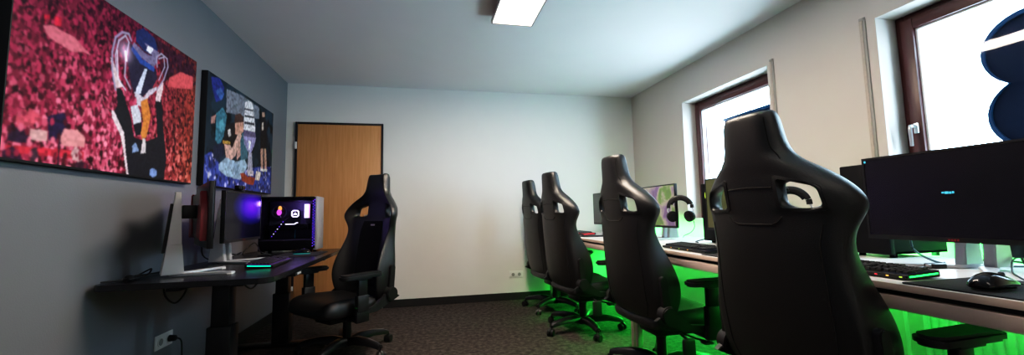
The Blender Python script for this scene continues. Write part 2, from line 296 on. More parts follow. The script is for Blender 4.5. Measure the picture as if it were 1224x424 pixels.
STR1=[((0.36,0.32,0.5),1.7,[(0.431,0.502),(0.407,0.608),(0.4,0.722),(0.412,0.822),(0.446,0.877),(0.483,0.891),(0.5,0.859)]),((0.5,0.45,0.62),1.3,[(0.429,0.62),(0.418,0.717),(0.431,0.814),(0.465,0.868),(0.487,0.839),(0.475,0.713),(0.476,0.608),(0.514,0.551)]),((0.75,0.68,0.85),1.1,[(0.425,0.748),(0.44,0.574),(0.486,0.527)]),((1,0.9,1),2.2,[(0.471,0.765),(0.479,0.716)]),((0.42,0.38,0.55),1.3,[(0.676,0.78),(0.666,0.846),(0.7,0.891),(0.745,0.88),(0.755,0.824),(0.729,0.718),(0.686,0.619)]),((0.55,0.5,0.7),0.9,[(0.684,0.845),(0.72,0.878),(0.73,0.81),(0.693,0.694)])]
PIC2=[((0.17,0.19,0.24),[(0.22,0.94),(0.415,0.973),(0.719,0.967),(0.727,0.834),(0.555,0.79),(0.223,0.715)]),((0.02,0.03,0.2),[(0.03,0.962),(0.124,1.0),(0.189,0.941),(0.175,0.823),(0.099,0.759),(0.056,0.846)]),((0.04,0.1,0.3),[(0.083,0.859),(0.149,0.922),(0.192,0.879),(0.156,0.799)]),((0.05,0.17,0.24),[(0.105,0.654),(0.179,0.746),(0.235,0.688),(0.214,0.505),(0.16,0.365),(0.109,0.412)]),((0.1,0.3,0.4),[(0.138,0.589),(0.185,0.637),(0.21,0.567),(0.173,0.492)]),((0.35,0.2,0.18),[(0.051,0.604),(0.105,0.647),(0.091,0.565),(0.054,0.545)]),((0.05,0.13,0.18),[(0.416,0.524),(0.534,0.692),(0.554,0.34),(0.455,0.276)]),((0.035,0.06,0.3),[(0.0,0.248),(0.069,0.297),(0.169,0.213),(0.436,0.178),(0.698,0.276),(0.986,0.328),(0.996,0.0),(0.0,0.0)]),((0.012,0.012,0.016),[(0.229,0.597),(0.325,0.655),(0.377,0.571),(0.395,0.458),(0.357,0.307),(0.248,0.275),(0.188,0.403)]),((0.5,0.5,0.5),[(0.254,0.549),(0.285,0.575),(0.3,0.514),(0.268,0.489)]),((0.4,0.25,0.05),[(0.197,0.437),(0.292,0.447),(0.294,0.423),(0.198,0.406)]),((0.07,0.035,0.03),[(0.344,0.737),(0.413,0.781),(0.465,0.757),(0.456,0.692),(0.338,0.635)]),((0.5,0.28,0.22),[(0.349,0.655),(0.468,0.705),(0.473,0.61),(0.415,0.54),(0.355,0.548)]),((0.55,0.36,0.32),[(0.219,0.403),(0.294,0.415),(0.318,0.388),(0.401,0.57),(0.451,0.56),(0.367,0.325),(0.292,0.252),(0.248,0.275)]),((0.5,0.3,0.27),[(0.386,0.405),(0.428,0.519),(0.444,0.351),(0.393,0.289)]),((0.3,0.42,0.55),[(0.16,0.203),(0.247,0.283),(0.382,0.27),(0.503,0.32),(0.559,0.26),(0.453,0.096),(0.268,0.104),(0.163,0.15)]),((0.2,0.3,0.42),[(0.36,0.257),(0.433,0.229),(0.414,0.125),(0.353,0.173)]),((0.012,0.02,0.05),[(0.093,0.355),(0.198,0.421),(0.225,0.302),(0.148,0.239),(0.09,0.242)]),((0.62,0.62,0.68),[(0.481,0.923),(0.545,0.968),(0.601,0.965),(0.657,0.734),(0.662,0.66),(0.472,0.628)]),((0.03,0.03,0.05),[(0.48,0.86),(0.614,0.895),(0.617,0.878),(0.479,0.842)]),((0.03,0.03,0.05),[(0.48,0.789),(0.629,0.827),(0.633,0.805),(0.48,0.767)]),((0.03,0.03,0.05),[(0.48,0.718),(0.642,0.757),(0.647,0.731),(0.479,0.691)]),((0.12,0.1,0.2),[(0.472,0.628),(0.662,0.66),(0.68,0.6),(0.57,0.541),(0.476,0.567)]),((0.3,0.28,0.5),[(0.476,0.559),(0.68,0.6),(0.656,0.509),(0.605,0.414),(0.55,0.419),(0.493,0.485)]),((0.8,0.8,0.9),[(0.556,0.537),(0.597,0.54),(0.589,0.438),(0.562,0.44)]),((0.35,0.35,0.45),[(0.563,0.413),(0.618,0.417),(0.644,0.212),(0.562,0.199)]),((0.28,0.06,0.035),[(0.449,0.163),(0.498,0.18),(0.565,0.146),(0.691,0.154),(0.667,0.068),(0.57,0.067),(0.478,0.09)]),((0.5,0.45,0.5),[(0.548,0.214),(0.658,0.223),(0.661,0.168),(0.565,0.155)]),((0.6,0.55,0.5),[(0.701,0.23),(0.792,0.226),(0.767,0.127),(0.692,0.127)]),((0.012,0.012,0.016),[(0.743,0.811),(0.771,0.88),(0.834,0.903),(0.873,0.807),(0.872,0.526),(0.761,0.498)]),((0.45,0.28,0.22),[(0.776,0.931),(0.823,0.949),(0.826,0.895),(0.779,0.878)]),((0.5,0.45,0.4),[(0.775,0.803),(0.806,0.824),(0.811,0.736),(0.78,0.717)]),((0.45,0.28,0.22),[(0.769,0.5),(0.812,0.511),(0.829,0.271),(0.79,0.264)]),((0.45,0.28,0.22),[(0.831,0.516),(0.872,0.526),(0.903,0.273),(0.862,0.266)]),((0.6,0.6,0.6),[(0.774,0.271),(0.911,0.284),(0.904,0.253),(0.776,0.242)])]

import numpy as np
def picture(label, y0, y1, z0, z1, W_, H_, paint):
    # canvas stretched on a black-edged frame; the print is a fine mesh coloured point by point
    r = thing('wall_picture', label, 'picture', (XL, (y0+y1)/2, (z0+z1)/2)); W, H = y1-y0, z1-z0
    MB().box(0.002, -W/2, -H/2, .04, W/2, H/2, .002).build('canvas_frame', M['canvas_edge'], r)
    img = paint(np.random.default_rng(11), W_, H_)
    u = np.linspace(-W/2+.004, W/2-.003, W_); v = np.linspace(-H/2+.009, H/2-.003, H_)
    co = np.empty((H_, W_, 3)); co[..., 0] = .0405; co[..., 1] = u[None, :]; co[..., 2] = v[:, None]
    k = (np.arange(H_-1)[:, None]*W_+np.arange(W_-1)[None, :]).ravel()
    me = bpy.data.meshes.new('canvas_print'); me.from_pydata(co.reshape(-1, 3).tolist(), [], np.stack([k, k+1, k+1+W_, k+W_], 1).tolist())
    at = me.color_attributes.new('ink', 'FLOAT_COLOR', 'POINT'); c4 = np.ones((H_*W_, 4), np.float32); c4[:, :3] = img.reshape(-1, 3); at.data.foreach_set('color', c4.ravel())
    me.materials.append(M['ink']); o = bpy.data.objects.new('canvas_print', me); COL.objects.link(o); o.parent = r
def blur(im, n=1):
    for _ in range(n):
        p_ = np.pad(im, ((1, 1), (1, 1), (0, 0)), 'edge'); im = (p_[:-2, 1:-1]+p_[2:, 1:-1]+p_[1:-1, :-2]+p_[1:-1, 2:]+4*p_[1:-1, 1:-1])/8
    return im
def inside(pts, U, V):
    m = np.zeros(U.shape, bool); n = len(pts)
    for i in range(n):
        (a, b), (c, d) = pts[i], pts[(i+1) % n]
        if b == d: continue
        t = ((b > V) != (d > V)) & (U < (c-a)*(V-b)/(d-b)+a); m ^= t
    return m
def fill(im, U, V, polys, rng, tex=.35):
    nz = rng.random((im.shape[0]//3+2, im.shape[1]//3+2)); nz = np.kron(nz, np.ones((3, 3)))[:im.shape[0], :im.shape[1], None]
    for c, pts in polys:
        m = inside(pts, U, V); im[m] = (np.array(c)*(1-tex+2*tex*nz))[m]
def lines(im, U, V, strokes, A):
    for c, w_, pts in strokes:
        for (a, b), (c2, d) in zip(pts, pts[1:]):
            dx, dy = (c2-a)*A, d-b; L2 = dx*dx+dy*dy+1e-9; t = np.clip(((U-a)*A*dx+(V-b)*dy)/L2, 0, 1)
            q = np.hypot((U-a)*A-t*dx, V-b-t*dy); k = np.clip(1.4-q/(w_*.0040), 0, 1)[..., None]; im[:] = im*(1-k)+np.array(c)*k
def blobs(im, rng, n, pick, size):
    Hn, Wn = im.shape[:2]
    for _ in range(n):
        x, y = rng.random()*Wn, rng.random()*Hn; s = size(y/Hn, rng); sx, sy = s, s*1.45
        x0, x1, y0_, y1_ = int(max(0, x-sx)), int(min(Wn, x+sx+1)), int(max(0, y-sy)), int(min(Hn, y+sy+1))
        if x1 <= x0 or y1_ <= y0_: continue
        yy, xx = np.mgrid[y0_:y1_, x0:x1]; m = ((xx-x)/sx)**2+((yy-y)/sy)**2 < 1
        im[y0_:y1_, x0:x1][m] = pick(x/Wn, y/Hn, rng)
def paint_trophy(rng, W_, H_):
    im = np.zeros((H_, W_, 3)); im[:] = (.02, .004, .014); V, U = np.mgrid[0:H_, 0:W_]; U = U/(W_-1); V = V/(H_-1)
    def pick(u, v, g):
        k = g.random()**1.7*(1.35-.8*v)*(.8+.5*math.exp(-((u-.35)/.3)**2)*(1-v)); warm = max(0, u-.55)
        return np.array((.74*k+.015, (.055+.17*warm)*k+.26*max(0, k-.6), (.16-.20*warm)*k+.26*max(0, k-.6)+.012*v))
    blobs(im, rng, 12000, pick, lambda v, g: 1.2+1.5*g.random()*(1.2-.5*v))
    fill(im, U, V, PIC1[:17], rng, .5)
    blobs(im, rng, 700, lambda u, v, g: pick(u, v, g)*(.9 if v < .35 else .6), lambda v, g: 1.2+1.3*g.random())
    for c, pts in PIC1[:1]+PIC1[4:5]+PIC1[7:8]+PIC1[10:11]:
        fill(im, U, V, [(c, pts)], rng, .2)
    im = blur(im, 1); fill(im, U, V, PIC1[17:], rng, .25)
    lines(im, U, V, STR1, 1.5)
    im = blur(im, 1)
    glow = np.exp(-(((U-STR1[3][2][0][0])*1.5)**2+(V-STR1[3][2][0][1])**2)/.0022)[..., None]; im += glow*np.array((.55, .4, .6))
    return np.clip(im, 0, 1.2)*1.05
def paint_seated(rng, W_, H_):
    im = np.zeros((H_, W_, 3)); V, U = np.mgrid[0:H_, 0:W_]; U = U/(W_-1); V = V/(H_-1)
    im[:] = (.010, .020, .032); im += (.02*np.clip(V-.5, 0, 1))[..., None]
    blobs(im, rng, 500, lambda u, v, g: np.array((.012, .03, .05))*g.random()*1.6, lambda v, g: 4+6*g.random())
    floor = [q for q in PIC2 if q[0] == (.035, .06, .3)]; fill(im, U, V, floor, rng, .3); keep = inside(floor[0][1], U, V)
    fl = im.copy(); blobs(fl, rng, 3000, lambda u, v, g: np.array((.05, .08, .36))*g.random()*1.3+np.array((.5, .5, .55))*(g.random() > .93), lambda v, g: 1.3+1.2*g.random()); im[keep] = fl[keep]
    im = blur(im, 1); fill(im, U, V, [q for q in PIC2 if q[0] != (.035, .06, .3)], rng, .38)
    return blur(im, 1)*1.15
picture('large canvas print of a red stadium crowd and raised silver trophy', 1.74, 2.93, 1.235, 2.035, 270, 180, paint_trophy)
picture('canvas print of a seated man in jeans beside a tall silver trophy', 3.07, 4.29, 1.24, 2.03, 200, 130, paint_seated)

# ---- radiator under the near window
r = thing('radiator', 'white ribbed radiator under the near window, behind white desk', 'radiator', (XR-.10, 1.10, .12))
b = MB().box(.03, -.62, .0, .07, .62, .52, .01)
for k in range(31): y = -.6+k*.04; b.box(.018, y-.013, .02, .035, y+.013, .50, .006)
b.build('panel', M['radiator'], r); MB().box(.012, -.625, .515, .075, .625, .535, .004).build('top_grille', M['radiator'], r)
MB().tube([(.05, .66, -.12), (.05, .66, .0), (.05, .66, .06), (.05, .62, .06)], .009).tube([(.05, .71, -.12), (.05, .71, .2), (.05, .71, .44), (.05, .62, .45)], .009).build('pipe', M['radiator'], r)
MB().cyl((.05, .62, .45), (.05, .70, .45), .02, bev=.003).build('valve', M['white_plastic'], r)

# ---- sign shells hanging outside the windows
def arc(c, r, a0, a1, n=18): return [(c[0]+r*math.cos(math.radians(a0+(a1-a0)*k/n)), c[1]+r*math.sin(math.radians(a0+(a1-a0)*k/n))) for k in range(n+1)]
r = thing('outdoor_sign', 'dark blue rounded figure-eight sign outside near window', 'sign', (3.08, 1.425, 1.395))
o8 = arc((0, .09), .2, 58, -238, 24) + arc((0, .43), .2, 238, -58, 24)
MB().prism(o8, 0, .09, 'YZ').build('sign_shell', M['sign_blue'], r)
MB().ring([(.0, 1.03*a, 1.02*(b_-.26)+.26) for a, b_ in o8], [(.0, a*.95, (b_-.26)*.96+.26) for a, b_ in o8], (-.012, 0, 0)).build('sign_rim', M['sign_edge'], r)
MB().tube([(.05, -.1, .3), (.05, -.1, .9), (.05, -.1, 1.4)], .012).build('hanger', M['alu'], r)
r = thing('outdoor_sign', 'dark blue flat-topped sign outside the far window behind chair', 'sign', (3.08, 3.36, 1.40))
MB().box(0, -.30, 0, .09, .30, .555, .012).build('sign_shell', M['sign_blue'], r)
MB().box(-.012, -.31, .535, .1, .31, .562, .004).build('sign_rim', M['sign_edge'], r)
MB().tube([(.05, 0, .5), (.05, 0, 1.0), (.05, 0, 1.4)], .012).build('hanger', M['alu'], r)

# ================================================================ DESKS
def rounded(x0, y0, x1, y1, r, n=6):
    P = []
    for cx, cy, a in ((x1-r, y1-r, 0), (x0+r, y1-r, 90), (x0+r, y0+r, 180), (x1-r, y0+r, 270)): P += arc((cx, cy), r, a, a+90, n)
    return P
dl = thing('standing_desk', 'dark grey height-adjustable desk with rounded corners against grey wall', 'desk', (-1.11, 3.11, 0))
MB().prism(rounded(-.372, -.91, .375, .91, .06), DESK_L-.028, DESK_L, 'XY', .003).build('tabletop', M['dark_desk'], dl)
MB().box(-.20, -.66, .645, -.14, .66, .69, .003).box(.10, -.66, .655, .16, .66, .69, .003).build('crossbar', M['metal_black'], dl)
for y in (-.47, .52):
    l = MB().box(-.07, y-.055, .03, .05, y+.055, .42, .006).build('leg', M['metal_black'], dl)
    MB().box(-.055, y-.043, .40, .035, y+.043, .66, .004).build('inner_column', M['metal_black'], l)
    MB().box(-.28, y-.04, .66, .30, y+.04, .69, .004).build('support_arm', M['metal_black'], l)
    MB().box(-.34, y-.04, .012, .33, y+.04, .035, .008).cyl((-.30, y, 0), (-.30, y, .014), .022).cyl((.29, y, 0), (.29, y, .014), .022).build('foot', M['metal_black'], l)
cp = MB().box(.30, -.50, .672, .368, -.37, .697, .004).build('control_panel', M['plastic'], dl)
MB().box(.366, -.47, .678, .3695, -.40, .690, .001).build('button_row', mat('grey_buttons', (.35, .35, .36), .5), cp)

def white_desk(label, y0, y1):
    r = thing('office_desk', label, 'desk', (1.89, (y0+y1)/2, 0)); h = (y1-y0)/2
    MB().box(-.448, -h+.002, DESK_R-.022, .45, h-.002, DESK_R, .002).build('tabletop', M['white_desk'], r)
    MB().box(-.4515, -h+.002, DESK_R-.0215, -.4475, h-.002, DESK_R-.0005, .001).build('edge_band', M['warm_lit_edge'], r)
    MB().box(-.42, -h+.03, DESK_R-.040, .42, h-.03, DESK_R-.022).build('spacer', M['plastic'], r)
    MB().box(-.447, -h+.005, DESK_R-.082, -.407, h-.005, DESK_R-.039, .003).box(.407, -h+.005, DESK_R-.082, .447, h-.005, DESK_R-.039, .003)\
        .box(-.407, -h+.005, DESK_R-.082, .407, -h+.045, DESK_R-.039, .003).box(-.407, h-.045, DESK_R-.082, .407, h-.005, DESK_R-.039, .003).build('frame_rail', M['warm_lit_metal'], r)
    for x in (-.447, .407):
        for y in (-h+.005, h-.043):
            l = MB().box(x, y, .012, x+.04, y+.038, DESK_R-.08, .003).build('leg', M['warm_lit_metal'], r)
            MB().cyl((x+.02, y+.019, 0), (x+.02, y+.019, .014), .017).build('leveller', M['rubber'], l)
    return r
white_desk('long white desk nearest the camera, under the near window', .66, 2.72)
white_desk('far long white desk reaching to the back wall', 2.73, 4.74)
for lab, y0, y1 in (('green light strip along the rear edge of the near white desk', .70, 2.66), ('green light strip along the rear edge of the far white desk', 2.74, 4.70)):
    r = thing('light_strip', lab, 'light strip', (2.340, (y0+y1)/2, DESK_R-.012)); h = (y1-y0)/2
    MB().box(0, -h, -.010, .004, h, .010, .001).build('carrier', M['white_plastic'], r); MB().box(.003, -h, -.006, .007, h, .006).build('led_tape', M['green_led'], r)
# ================================================================ GAMING CHAIR (built facing +X)
def gaming_chair(label):
    R = thing('gaming_chair', label, 'chair', (0, 0, 0), 0, 'black gaming chairs')
    # ---- backrest shell: rows bottom to top; each row = 5 (lateral, height) columns, back depth, wing depth, padding
    def row(z, lat, xb, sw, t, dz=None, th=.06, fd=None): return dict(fd=fd, p=[(l, z+(dz[i] if dz else 0)) for i, l in enumerate(lat)], xb=xb, sw=sw, t=t, th=th)
    rows = [row(.375, (0, .09, .17, .235, .262), -.275, .04, .085, fd=.13), row(.44, (0, .095, .19, .262, .292), -.302, .05, .09, fd=.19),
            row(.55, (0, .10, .205, .275, .306), -.325, .06, .09, fd=.238), row(.67, (0, .104, .208, .268, .296), -.342, .065, .09, fd=.222),
            row(.79, (0, .107, .205, .245, .268), -.354, .07, .085, fd=.165), row(.89, (0, .110, .214, .248, .268), -.363, .075, .08),
            row(.955, (0, .110, .225, .264, .295), -.368, .10, .065), row(.988, (0, .112, .240, .280, .312), -.373, .115, .05),
            row(1.094, (0, .112, .228, .278, .314), -.386, .12, .05, (0, 0, -.036, -.056, -.072)),
            row(1.130, (0, .110, .192, .242, .284), -.391, .11, .06, (0, -.004, -.03, -.047, -.064)),
            row(1.155, (0, .098, .148, .187, .220), -.394, .09, .07, (0, -.003, -.016, -.027, -.038)),
            row(1.176, (0, .078, .108, .133, .153), -.396, .07, .075, (0, -.002, -.006, -.012, -.018), .05),
            row(1.200, (0, .070, .096, .115, .129), -.398, .058, .08, None, .05), row(1.245, (0, .064, .090, .108, .121), -.401, .052, .08, None, .05), row(1.305, (0, .060, .085, .103, .115), -.404, .048, .075, None, .045), row(1.332, (0, .052, .074, .092, .102), -.402, .045, .065, None, .035)]
    bm = bmesh.new(); G = []; cr = bm.edges.layers.float.new('crease_edge'); cv = bm.verts.layers.float.new('crease_vert')
    for r in rows:
        xb, sw, t, p, th = r['xb'], r['sw'], r['t'], r['p'], r['th']
        bk = [xb, xb+.05*sw, xb+.30*sw, xb+.60*sw]; fr = [xb+t, xb+t+.004, max(xb+t+.008, bk[2]+th*.9), max(xb+t+.02, bk[3]+th)]
        ff = xb+sw+th*.75
        if r['fd']: ff = xb+r['fd']; fr = [xb+t, xb+t+.004, xb+t+.025, max(xb+t+.03, xb+r['fd']-.02)]
        half = [(bk[j], p[j][0], p[j][1]) for j in range(4)] + [(xb+sw, p[4][0], p[4][1]), (ff, p[4][0]-.010, p[4][1])] + [(fr[j], p[j][0]-(.010 if j == 3 else 0), p[j][1]) for j in (3, 2, 1, 0)]
        L = [bm.verts.new(v) for v in half]; Rr = [L[0]]+[bm.verts.new((v[0], -v[1], v[2])) for v in half[1:-1]]+[L[-1]]
        G.append((L, Rr))
    HB = 7   # hole between rows 7 and 8, columns 1-2
    for i in range(len(rows)-1):
        for s in (0, 1):
            A, B = G[i][s], G[i+1][s]
            for j in range(9):
                if i == HB and j in (1, 7): continue
                q = (A[j], A[j+1], B[j+1], B[j]); bm.faces.new(q if s == 0 else q[::-1])
    for s in (0, 1):
        A, B = G[HB][s], G[HB+1][s]      # hole walls: columns back 1,2 <-> front 8,7
        for q in ((A[1], A[2], A[7], A[8]), (B[2], B[1], B[8], B[7]), (B[1], A[1], A[8], B[8]), (A[2], B[2], B[7], A[7])): bm.faces.new(q)
    for row_, fl in ((0, 0), (len(rows)-1, 1)):
        for s in (0, 1):
            L = G[row_][s]
            for j in range(4): bm.faces.new((L[j], L[j+1], L[8-j], L[9-j]))
    bmesh.ops.recalc_face_normals(bm, faces=bm.faces)
    for s in (0, 1):
        A, B = G[HB][s], G[HB+1][s]
        for v in (A[1], A[2], B[1], B[2], A[7], A[8], B[7], B[8]): v[cv] = .75
        for k in ((A[1], A[2]), (A[2], B[2]), (B[2], B[1]), (B[1], A[1])):
            e = bm.edges.get(k)
            if e: e[cr] = .9
        for k in ((A[8], A[7]), (A[7], B[7]), (B[7], B[8]), (B[8], A[8])):
            e = bm.edges.get(k)
            if e: e[cr] = .85
    mb = MB(); mb.bm.free(); mb.bm = bm
    back = mb.build('backrest', M['leather'], R); md = back.modifiers.new('sub', 'SUBSURF'); md.levels = md.render_levels = 3
    me = back.data
    for p in me.polygons: p.use_smooth = True
    if 'sharp_edge' in me.attributes: me.attributes.remove(me.attributes['sharp_edge'])
    # ---- stitched seams, laid on the finished surface
    dg = bpy.context.evaluated_depsgraph_get(); dg.update(); tree = BVHTree.FromObject(back, dg)
    def hit(y, z, side):   # side -1: back, +1: front
        h = tree.ray_cast(Vector((-1.0*(-side) if side > 0 else -1.0, y, z)), Vector((-side, 0, 0)) if side > 0 else Vector((1, 0, 0)))
        return h[0]
    def path(pts, side, n=7):
        out = []
        for (a, b), (c, d) in zip(pts, pts[1:]):
            for k in range(n):
                t = k/n; h = hit(a+(c-a)*t, b+(d-b)*t, side)
                if h: out.append(h+Vector((side*.0004, 0, 0)))
        h = hit(*pts[-1], side)
        if h: out.append(h+Vector((side*.0004, 0, 0)))
        return out
    sm = MB()
    for pts in ([(-.095, 1.062), (0, 1.066), (.095, 1.062)], [(-.112, .962), (-.095, .945), (-.07, .936), (.07, .936), (.095, .945), (.112, .962)],
                [(.228, .94), (.214, .87), (.218, .77), (.222, .62), (.215, .47), (.19, .41)], [(-.228, .94), (-.214, .87), (-.218, .77), (-.222, .62), (-.215, .47), (-.19, .41)],
                [(-.13, 1.155), (-.10, 1.20), (-.09, 1.30)], [(.13, 1.155), (.10, 1.20), (.09, 1.30)]):
        P = path(pts, -1)
        if len(P) > 2: sm.tube(P[::2]+[P[-1]], .0022, 5)
    sm.build('seam', M['seam'], back)
    # rims round the two shoulder openings
    for s in (-1, 1):
        o = [(s*.112, .988), (s*.240, .988), (s*.228, 1.058), (s*.112, 1.094)]
        rm = MB()
        for side in (-1,):
            P = []
            for (a, b), (c, d) in zip(o, o[1:]+o[:1]):
                for k in range(5):
                    t = .08+.84*k/4; P.append((a+(c-a)*t, b+(d-b)*t))
            cx, cz = s*.175, 1.034
            out = []
            for a, b in P:
                v = Vector((a-cx, b-cz)); v2 = v*1.17; h = hit(cx+v2.x, cz+v2.y, side); x = h.x if h else -.37
                out.append((x-.002, a, b, cx+v2.x, cz+v2.y))
            rm.ring([(x, a2, b2) for x, a, b, a2, b2 in out], [(x, cx+(a-cx)*.95, cz+(b-cz)*.95) for x, a, b, _, _ in out], (.028, 0, 0))
        rm.build('opening_rim', M['plastic'], back)
    # cloth centre panel and badge on the front
    cl = bmesh.new(); n, rowsv = 8, 20; vv = []
    for i in range(rowsv+1):
        z = .47+(.955-.47)*i/rowsv; hw = .135 if z < .87 else .135-.02*(z-.87)/.1; rw = []
        for j in range(n+1):
            y = -hw+2*hw*j/n; h = hit(y, z, 1); rw.append(cl.verts.new((h if h else Vector((-.25, y, z)))+Vector((.003, 0, 0))))
        vv.append(rw)
    for i in range(rowsv):
        for j in range(n): cl.faces.new((vv[i][j], vv[i][j+1], vv[i+1][j+1], vv[i+1][j]))
    m2 = MB(); m2._join(cl); m2.build('back_insert', M['cloth'], back)
    h = hit(0, .925, 1); MB().box(h.x+.002, -.026, .918, h.x+.006, .026, .932, .003).build('badge', M['gold'], back)
    # ---- seat
    bm = bmesh.new(); xs = [-.28, -.25, -.13, .03, .16, .24, .272]
    top = [.40, .445, .435, .44, .452, .445, .40]; wid = [.22, .235, .262, .272, .272, .262, .22]; bot = [.37, .355, .345, .345, .345, .35, .37]; bol = [.005, .012, .03, .038, .034, .018, .005]
    loops = []
    for x, tz, w_, bz, bo in zip(xs, top, wid, bot, bol):
        half = [(x, 0, tz), (x, w_*.55, tz+.002), (x, w_*.72, tz+.006+bo*.4), (x, w_*.88, tz+bo), (x, w_, tz-.01), (x, w_, bz+.025), (x, w_*.9, bz), (x, 0, bz)]
        lp = [bm.verts.new(v) for v in half]+[bm.verts.new((a, -b, c)) for a, b, c in half[-2:0:-1]]; loops.append(lp)
    for A, B in zip(loops, loops[1:]):
        for k in range(len(A)): bm.faces.new((A[k], A[(k+1) % len(A)], B[(k+1) % len(A)], B[k]))
    bm.faces.new(loops[0]); bm.faces.new(loops[-1][::-1]); bmesh.ops.recalc_face_normals(bm, faces=bm.faces)
    mb = MB(); mb.bm.free(); mb.bm = bm; seat = mb.build('seat', M['leather'], R); md = seat.modifiers.new('sub', 'SUBSURF'); md.levels = md.render_levels = 2
    if 'sharp_edge' in seat.data.attributes: seat.data.attributes.remove(seat.data.attributes['sharp_edge'])
    # ---- recline brackets with round hinge covers
    for s in (-1, 1):
        y0, y1 = (s*.286, s*.316); a, b = min(y0, y1), max(y0, y1)
        st = [(-.300, .655), (-.290, .668), (-.272, .668), (-.260, .655), (-.215, .50), (-.27, .50)]
        st = [(-.240+.021*math.cos(t*PI/6), .655+.021*math.sin(t*PI/6)) for t in range(0, 7)]+[(-.248, .48), (-.200, .48)]
        bk = MB().prism(st, a, b, 'XZ', .003)
        bk.build('recline_bracket', M['plastic'], R)
        ft = [(-.30, .44), (-.24, .415), (-.10, .365), (.02, .360), (.02, .395), (-.08, .405), (-.17, .47), (-.20, .505)]
        MB().prism(ft, a+.002*s, b+.002*s, 'XZ', .003).build('seat_bracket', M['plastic'], R)
        MB().cyl((-.222, s*.276, .468), (-.222, s*.334, .468), .054, .047, 32, .005).build('hinge_cover', M['plastic'], R)
    MB().tube([(-.13, -.28, .355), (-.13, -.315, .345), (-.125, -.335, .335)], .008).box(-.165, -.352, .225, -.085, -.332, .345, .012, 3).build('recline_lever', M['plastic'], R)
    # ---- armrests
    for s in (-1, 1):
        b = MB().box(-.035, min(s*.05, s*.335), .326, .055, max(s*.05, s*.335), .346, .004); b.box(-.04, s*.335-.018, .322, .06, s*.335+.018, .40, .006)
        arm = b.build('armrest', M['metal_black'], R)
        MB().box(-.035, s*.335-.022, .39, .055, s*.335+.022, .505, .008).build('post_sleeve', M['plastic'], arm)
        MB().box(-.026, s*.335-.016, .49, .046, s*.335+.016, .612, .006).build('post', M['metal_black'], arm)
        MB().box(-.05, s*.333-.035, .608, .07, s*.333+.035, .622, .004).build('pad_carrier', M['plastic'], arm)
        out = [(x, y) for x, y in arc((.125, s*.333), .052, -75, 75, 8)]+[(x, y) for x, y in arc((-.10, s*.333), .048, 105, 255, 8)]
        MB().prism(out, .618, .652, 'XY', .010).build('arm_pad', M['plastic'], arm)
        MB().box(.054, s*.335-.012, .42, .0575, s*.335+.012, .428).build('height_mark', M['green_mark'], arm)
    # ---- mechanism, gas lift, star base, casters
    MB().box(-.16, -.10, .285, .13, .10, .335, .012).box(-.18, -.155, .33, .16, .155, .352, .006).build('tilt_mechanism', M['metal_black'], R)
    MB().tube([(.0, -.1, .30), (.02, -.2, .295), (.03, -.28, .30)], .006).box(.0, -.315, .288, .06, -.27, .303, .006).build('tilt_lever', M['plastic'], R)
    MB().cyl((0, 0, .10), (0, 0, .235), .030).cyl((0, 0, .23), (0, 0, .29), .018).cyl((0, 0, .225), (0, 0, .238), .033).build('gas_lift', M['metal_black'], R)
    MB().cyl((0, 0, .068), (0, 0, .118), .046, .040, 32, .006).build('base_hub', M['metal_black'], R)
    for k in range(5):
        a = math.radians(190+72*k); mt = rot_z(a)
        sec = [(.03, .045, .086, .030), (.10, .040, .106, .027), (.20, .033, .108, .022), (.30, .026, .094, .018), (.335, .021, .082, .014)]   # r, half width, z, half height
        bm = bmesh.new(); lp = []
        for rr, hw, zc, hh in sec: lp.append([bm.verts.new(v) for v in ((rr, -hw, zc-hh), (rr, -hw*.9, zc+hh*.3), (rr, -hw*.4, zc+hh), (rr, hw*.4, zc+hh), (rr, hw*.9, zc+hh*.3), (rr, hw, zc-hh))])
        for A, B in zip(lp, lp[1:]):
            for j in range(6): bm.faces.new((A[j], A[(j+1) % 6], B[(j+1) % 6], B[j]))
        bm.faces.new(lp[0][::-1]); bm.faces.new(lp[-1]); bmesh.ops.recalc_face_normals(bm, faces=bm.faces)
        m2 = MB(); m2._join(bm); leg = m2.xf(mt).build('base_arm', M['metal_black'], R, 50)
        c = MB().cyl((.335, 0, .058), (.335, 0, .088), .008); hd = [(.335+.034*math.cos(t*PI/8), .034+.034*math.sin(t*PI/8)) for t in range(0, 9)]
        c.prism(hd, -.007, .007, 'XZ', .002)
        for s in (-1, 1): c.cyl((.345, s*.009, .029), (.345, s*.027, .029), .029, seg=28, bev=.004)
        c.xf(mt @ Matrix.Translation((.335, 0, 0)) @ rot_z([.6, -1.0, 2.4, 1.2, -.4][k]) @ Matrix.Translation((-.335, 0, 0))).build('caster', M['plastic'], leg)
    for o in R.children:
        if o.name.split('.')[0] in ('seat', 'recline_bracket', 'seat_bracket', 'hinge_cover', 'recline_lever', 'armrest', 'tilt_mechanism', 'tilt_lever'): o.location.z -= .03
        if o.name.split('.')[0] == 'armrest': o.location.x += .035
    for o in R.children:
        if o.name.split('.')[0] in ('base_arm', 'base_hub', 'gas_lift'): o.location = (-.07, 0, 0)
    back.location.z = -.0126; back.scale = (1, 1, 1.032)
    return R
M['green_mark'] = mat('green_height_mark', (.03, .3, .08), .5)
CH = [('black gaming chair nearest the camera, seen from behind at right', 1.545, 1.315, 4), ('second black gaming chair from the camera along the white desks', 1.51, 2.38, 2),
      ('third black gaming chair along the white desks, in front of rearmost', 1.40, 3.42, 7), ('rearmost black gaming chair along the white desks by back wall', 1.42, 4.25, 6),
      ('black gaming chair at the dark desk, seen from its front', -.632, 3.28, 224)]
c0 = gaming_chair(CH[0][0])
chairs = []
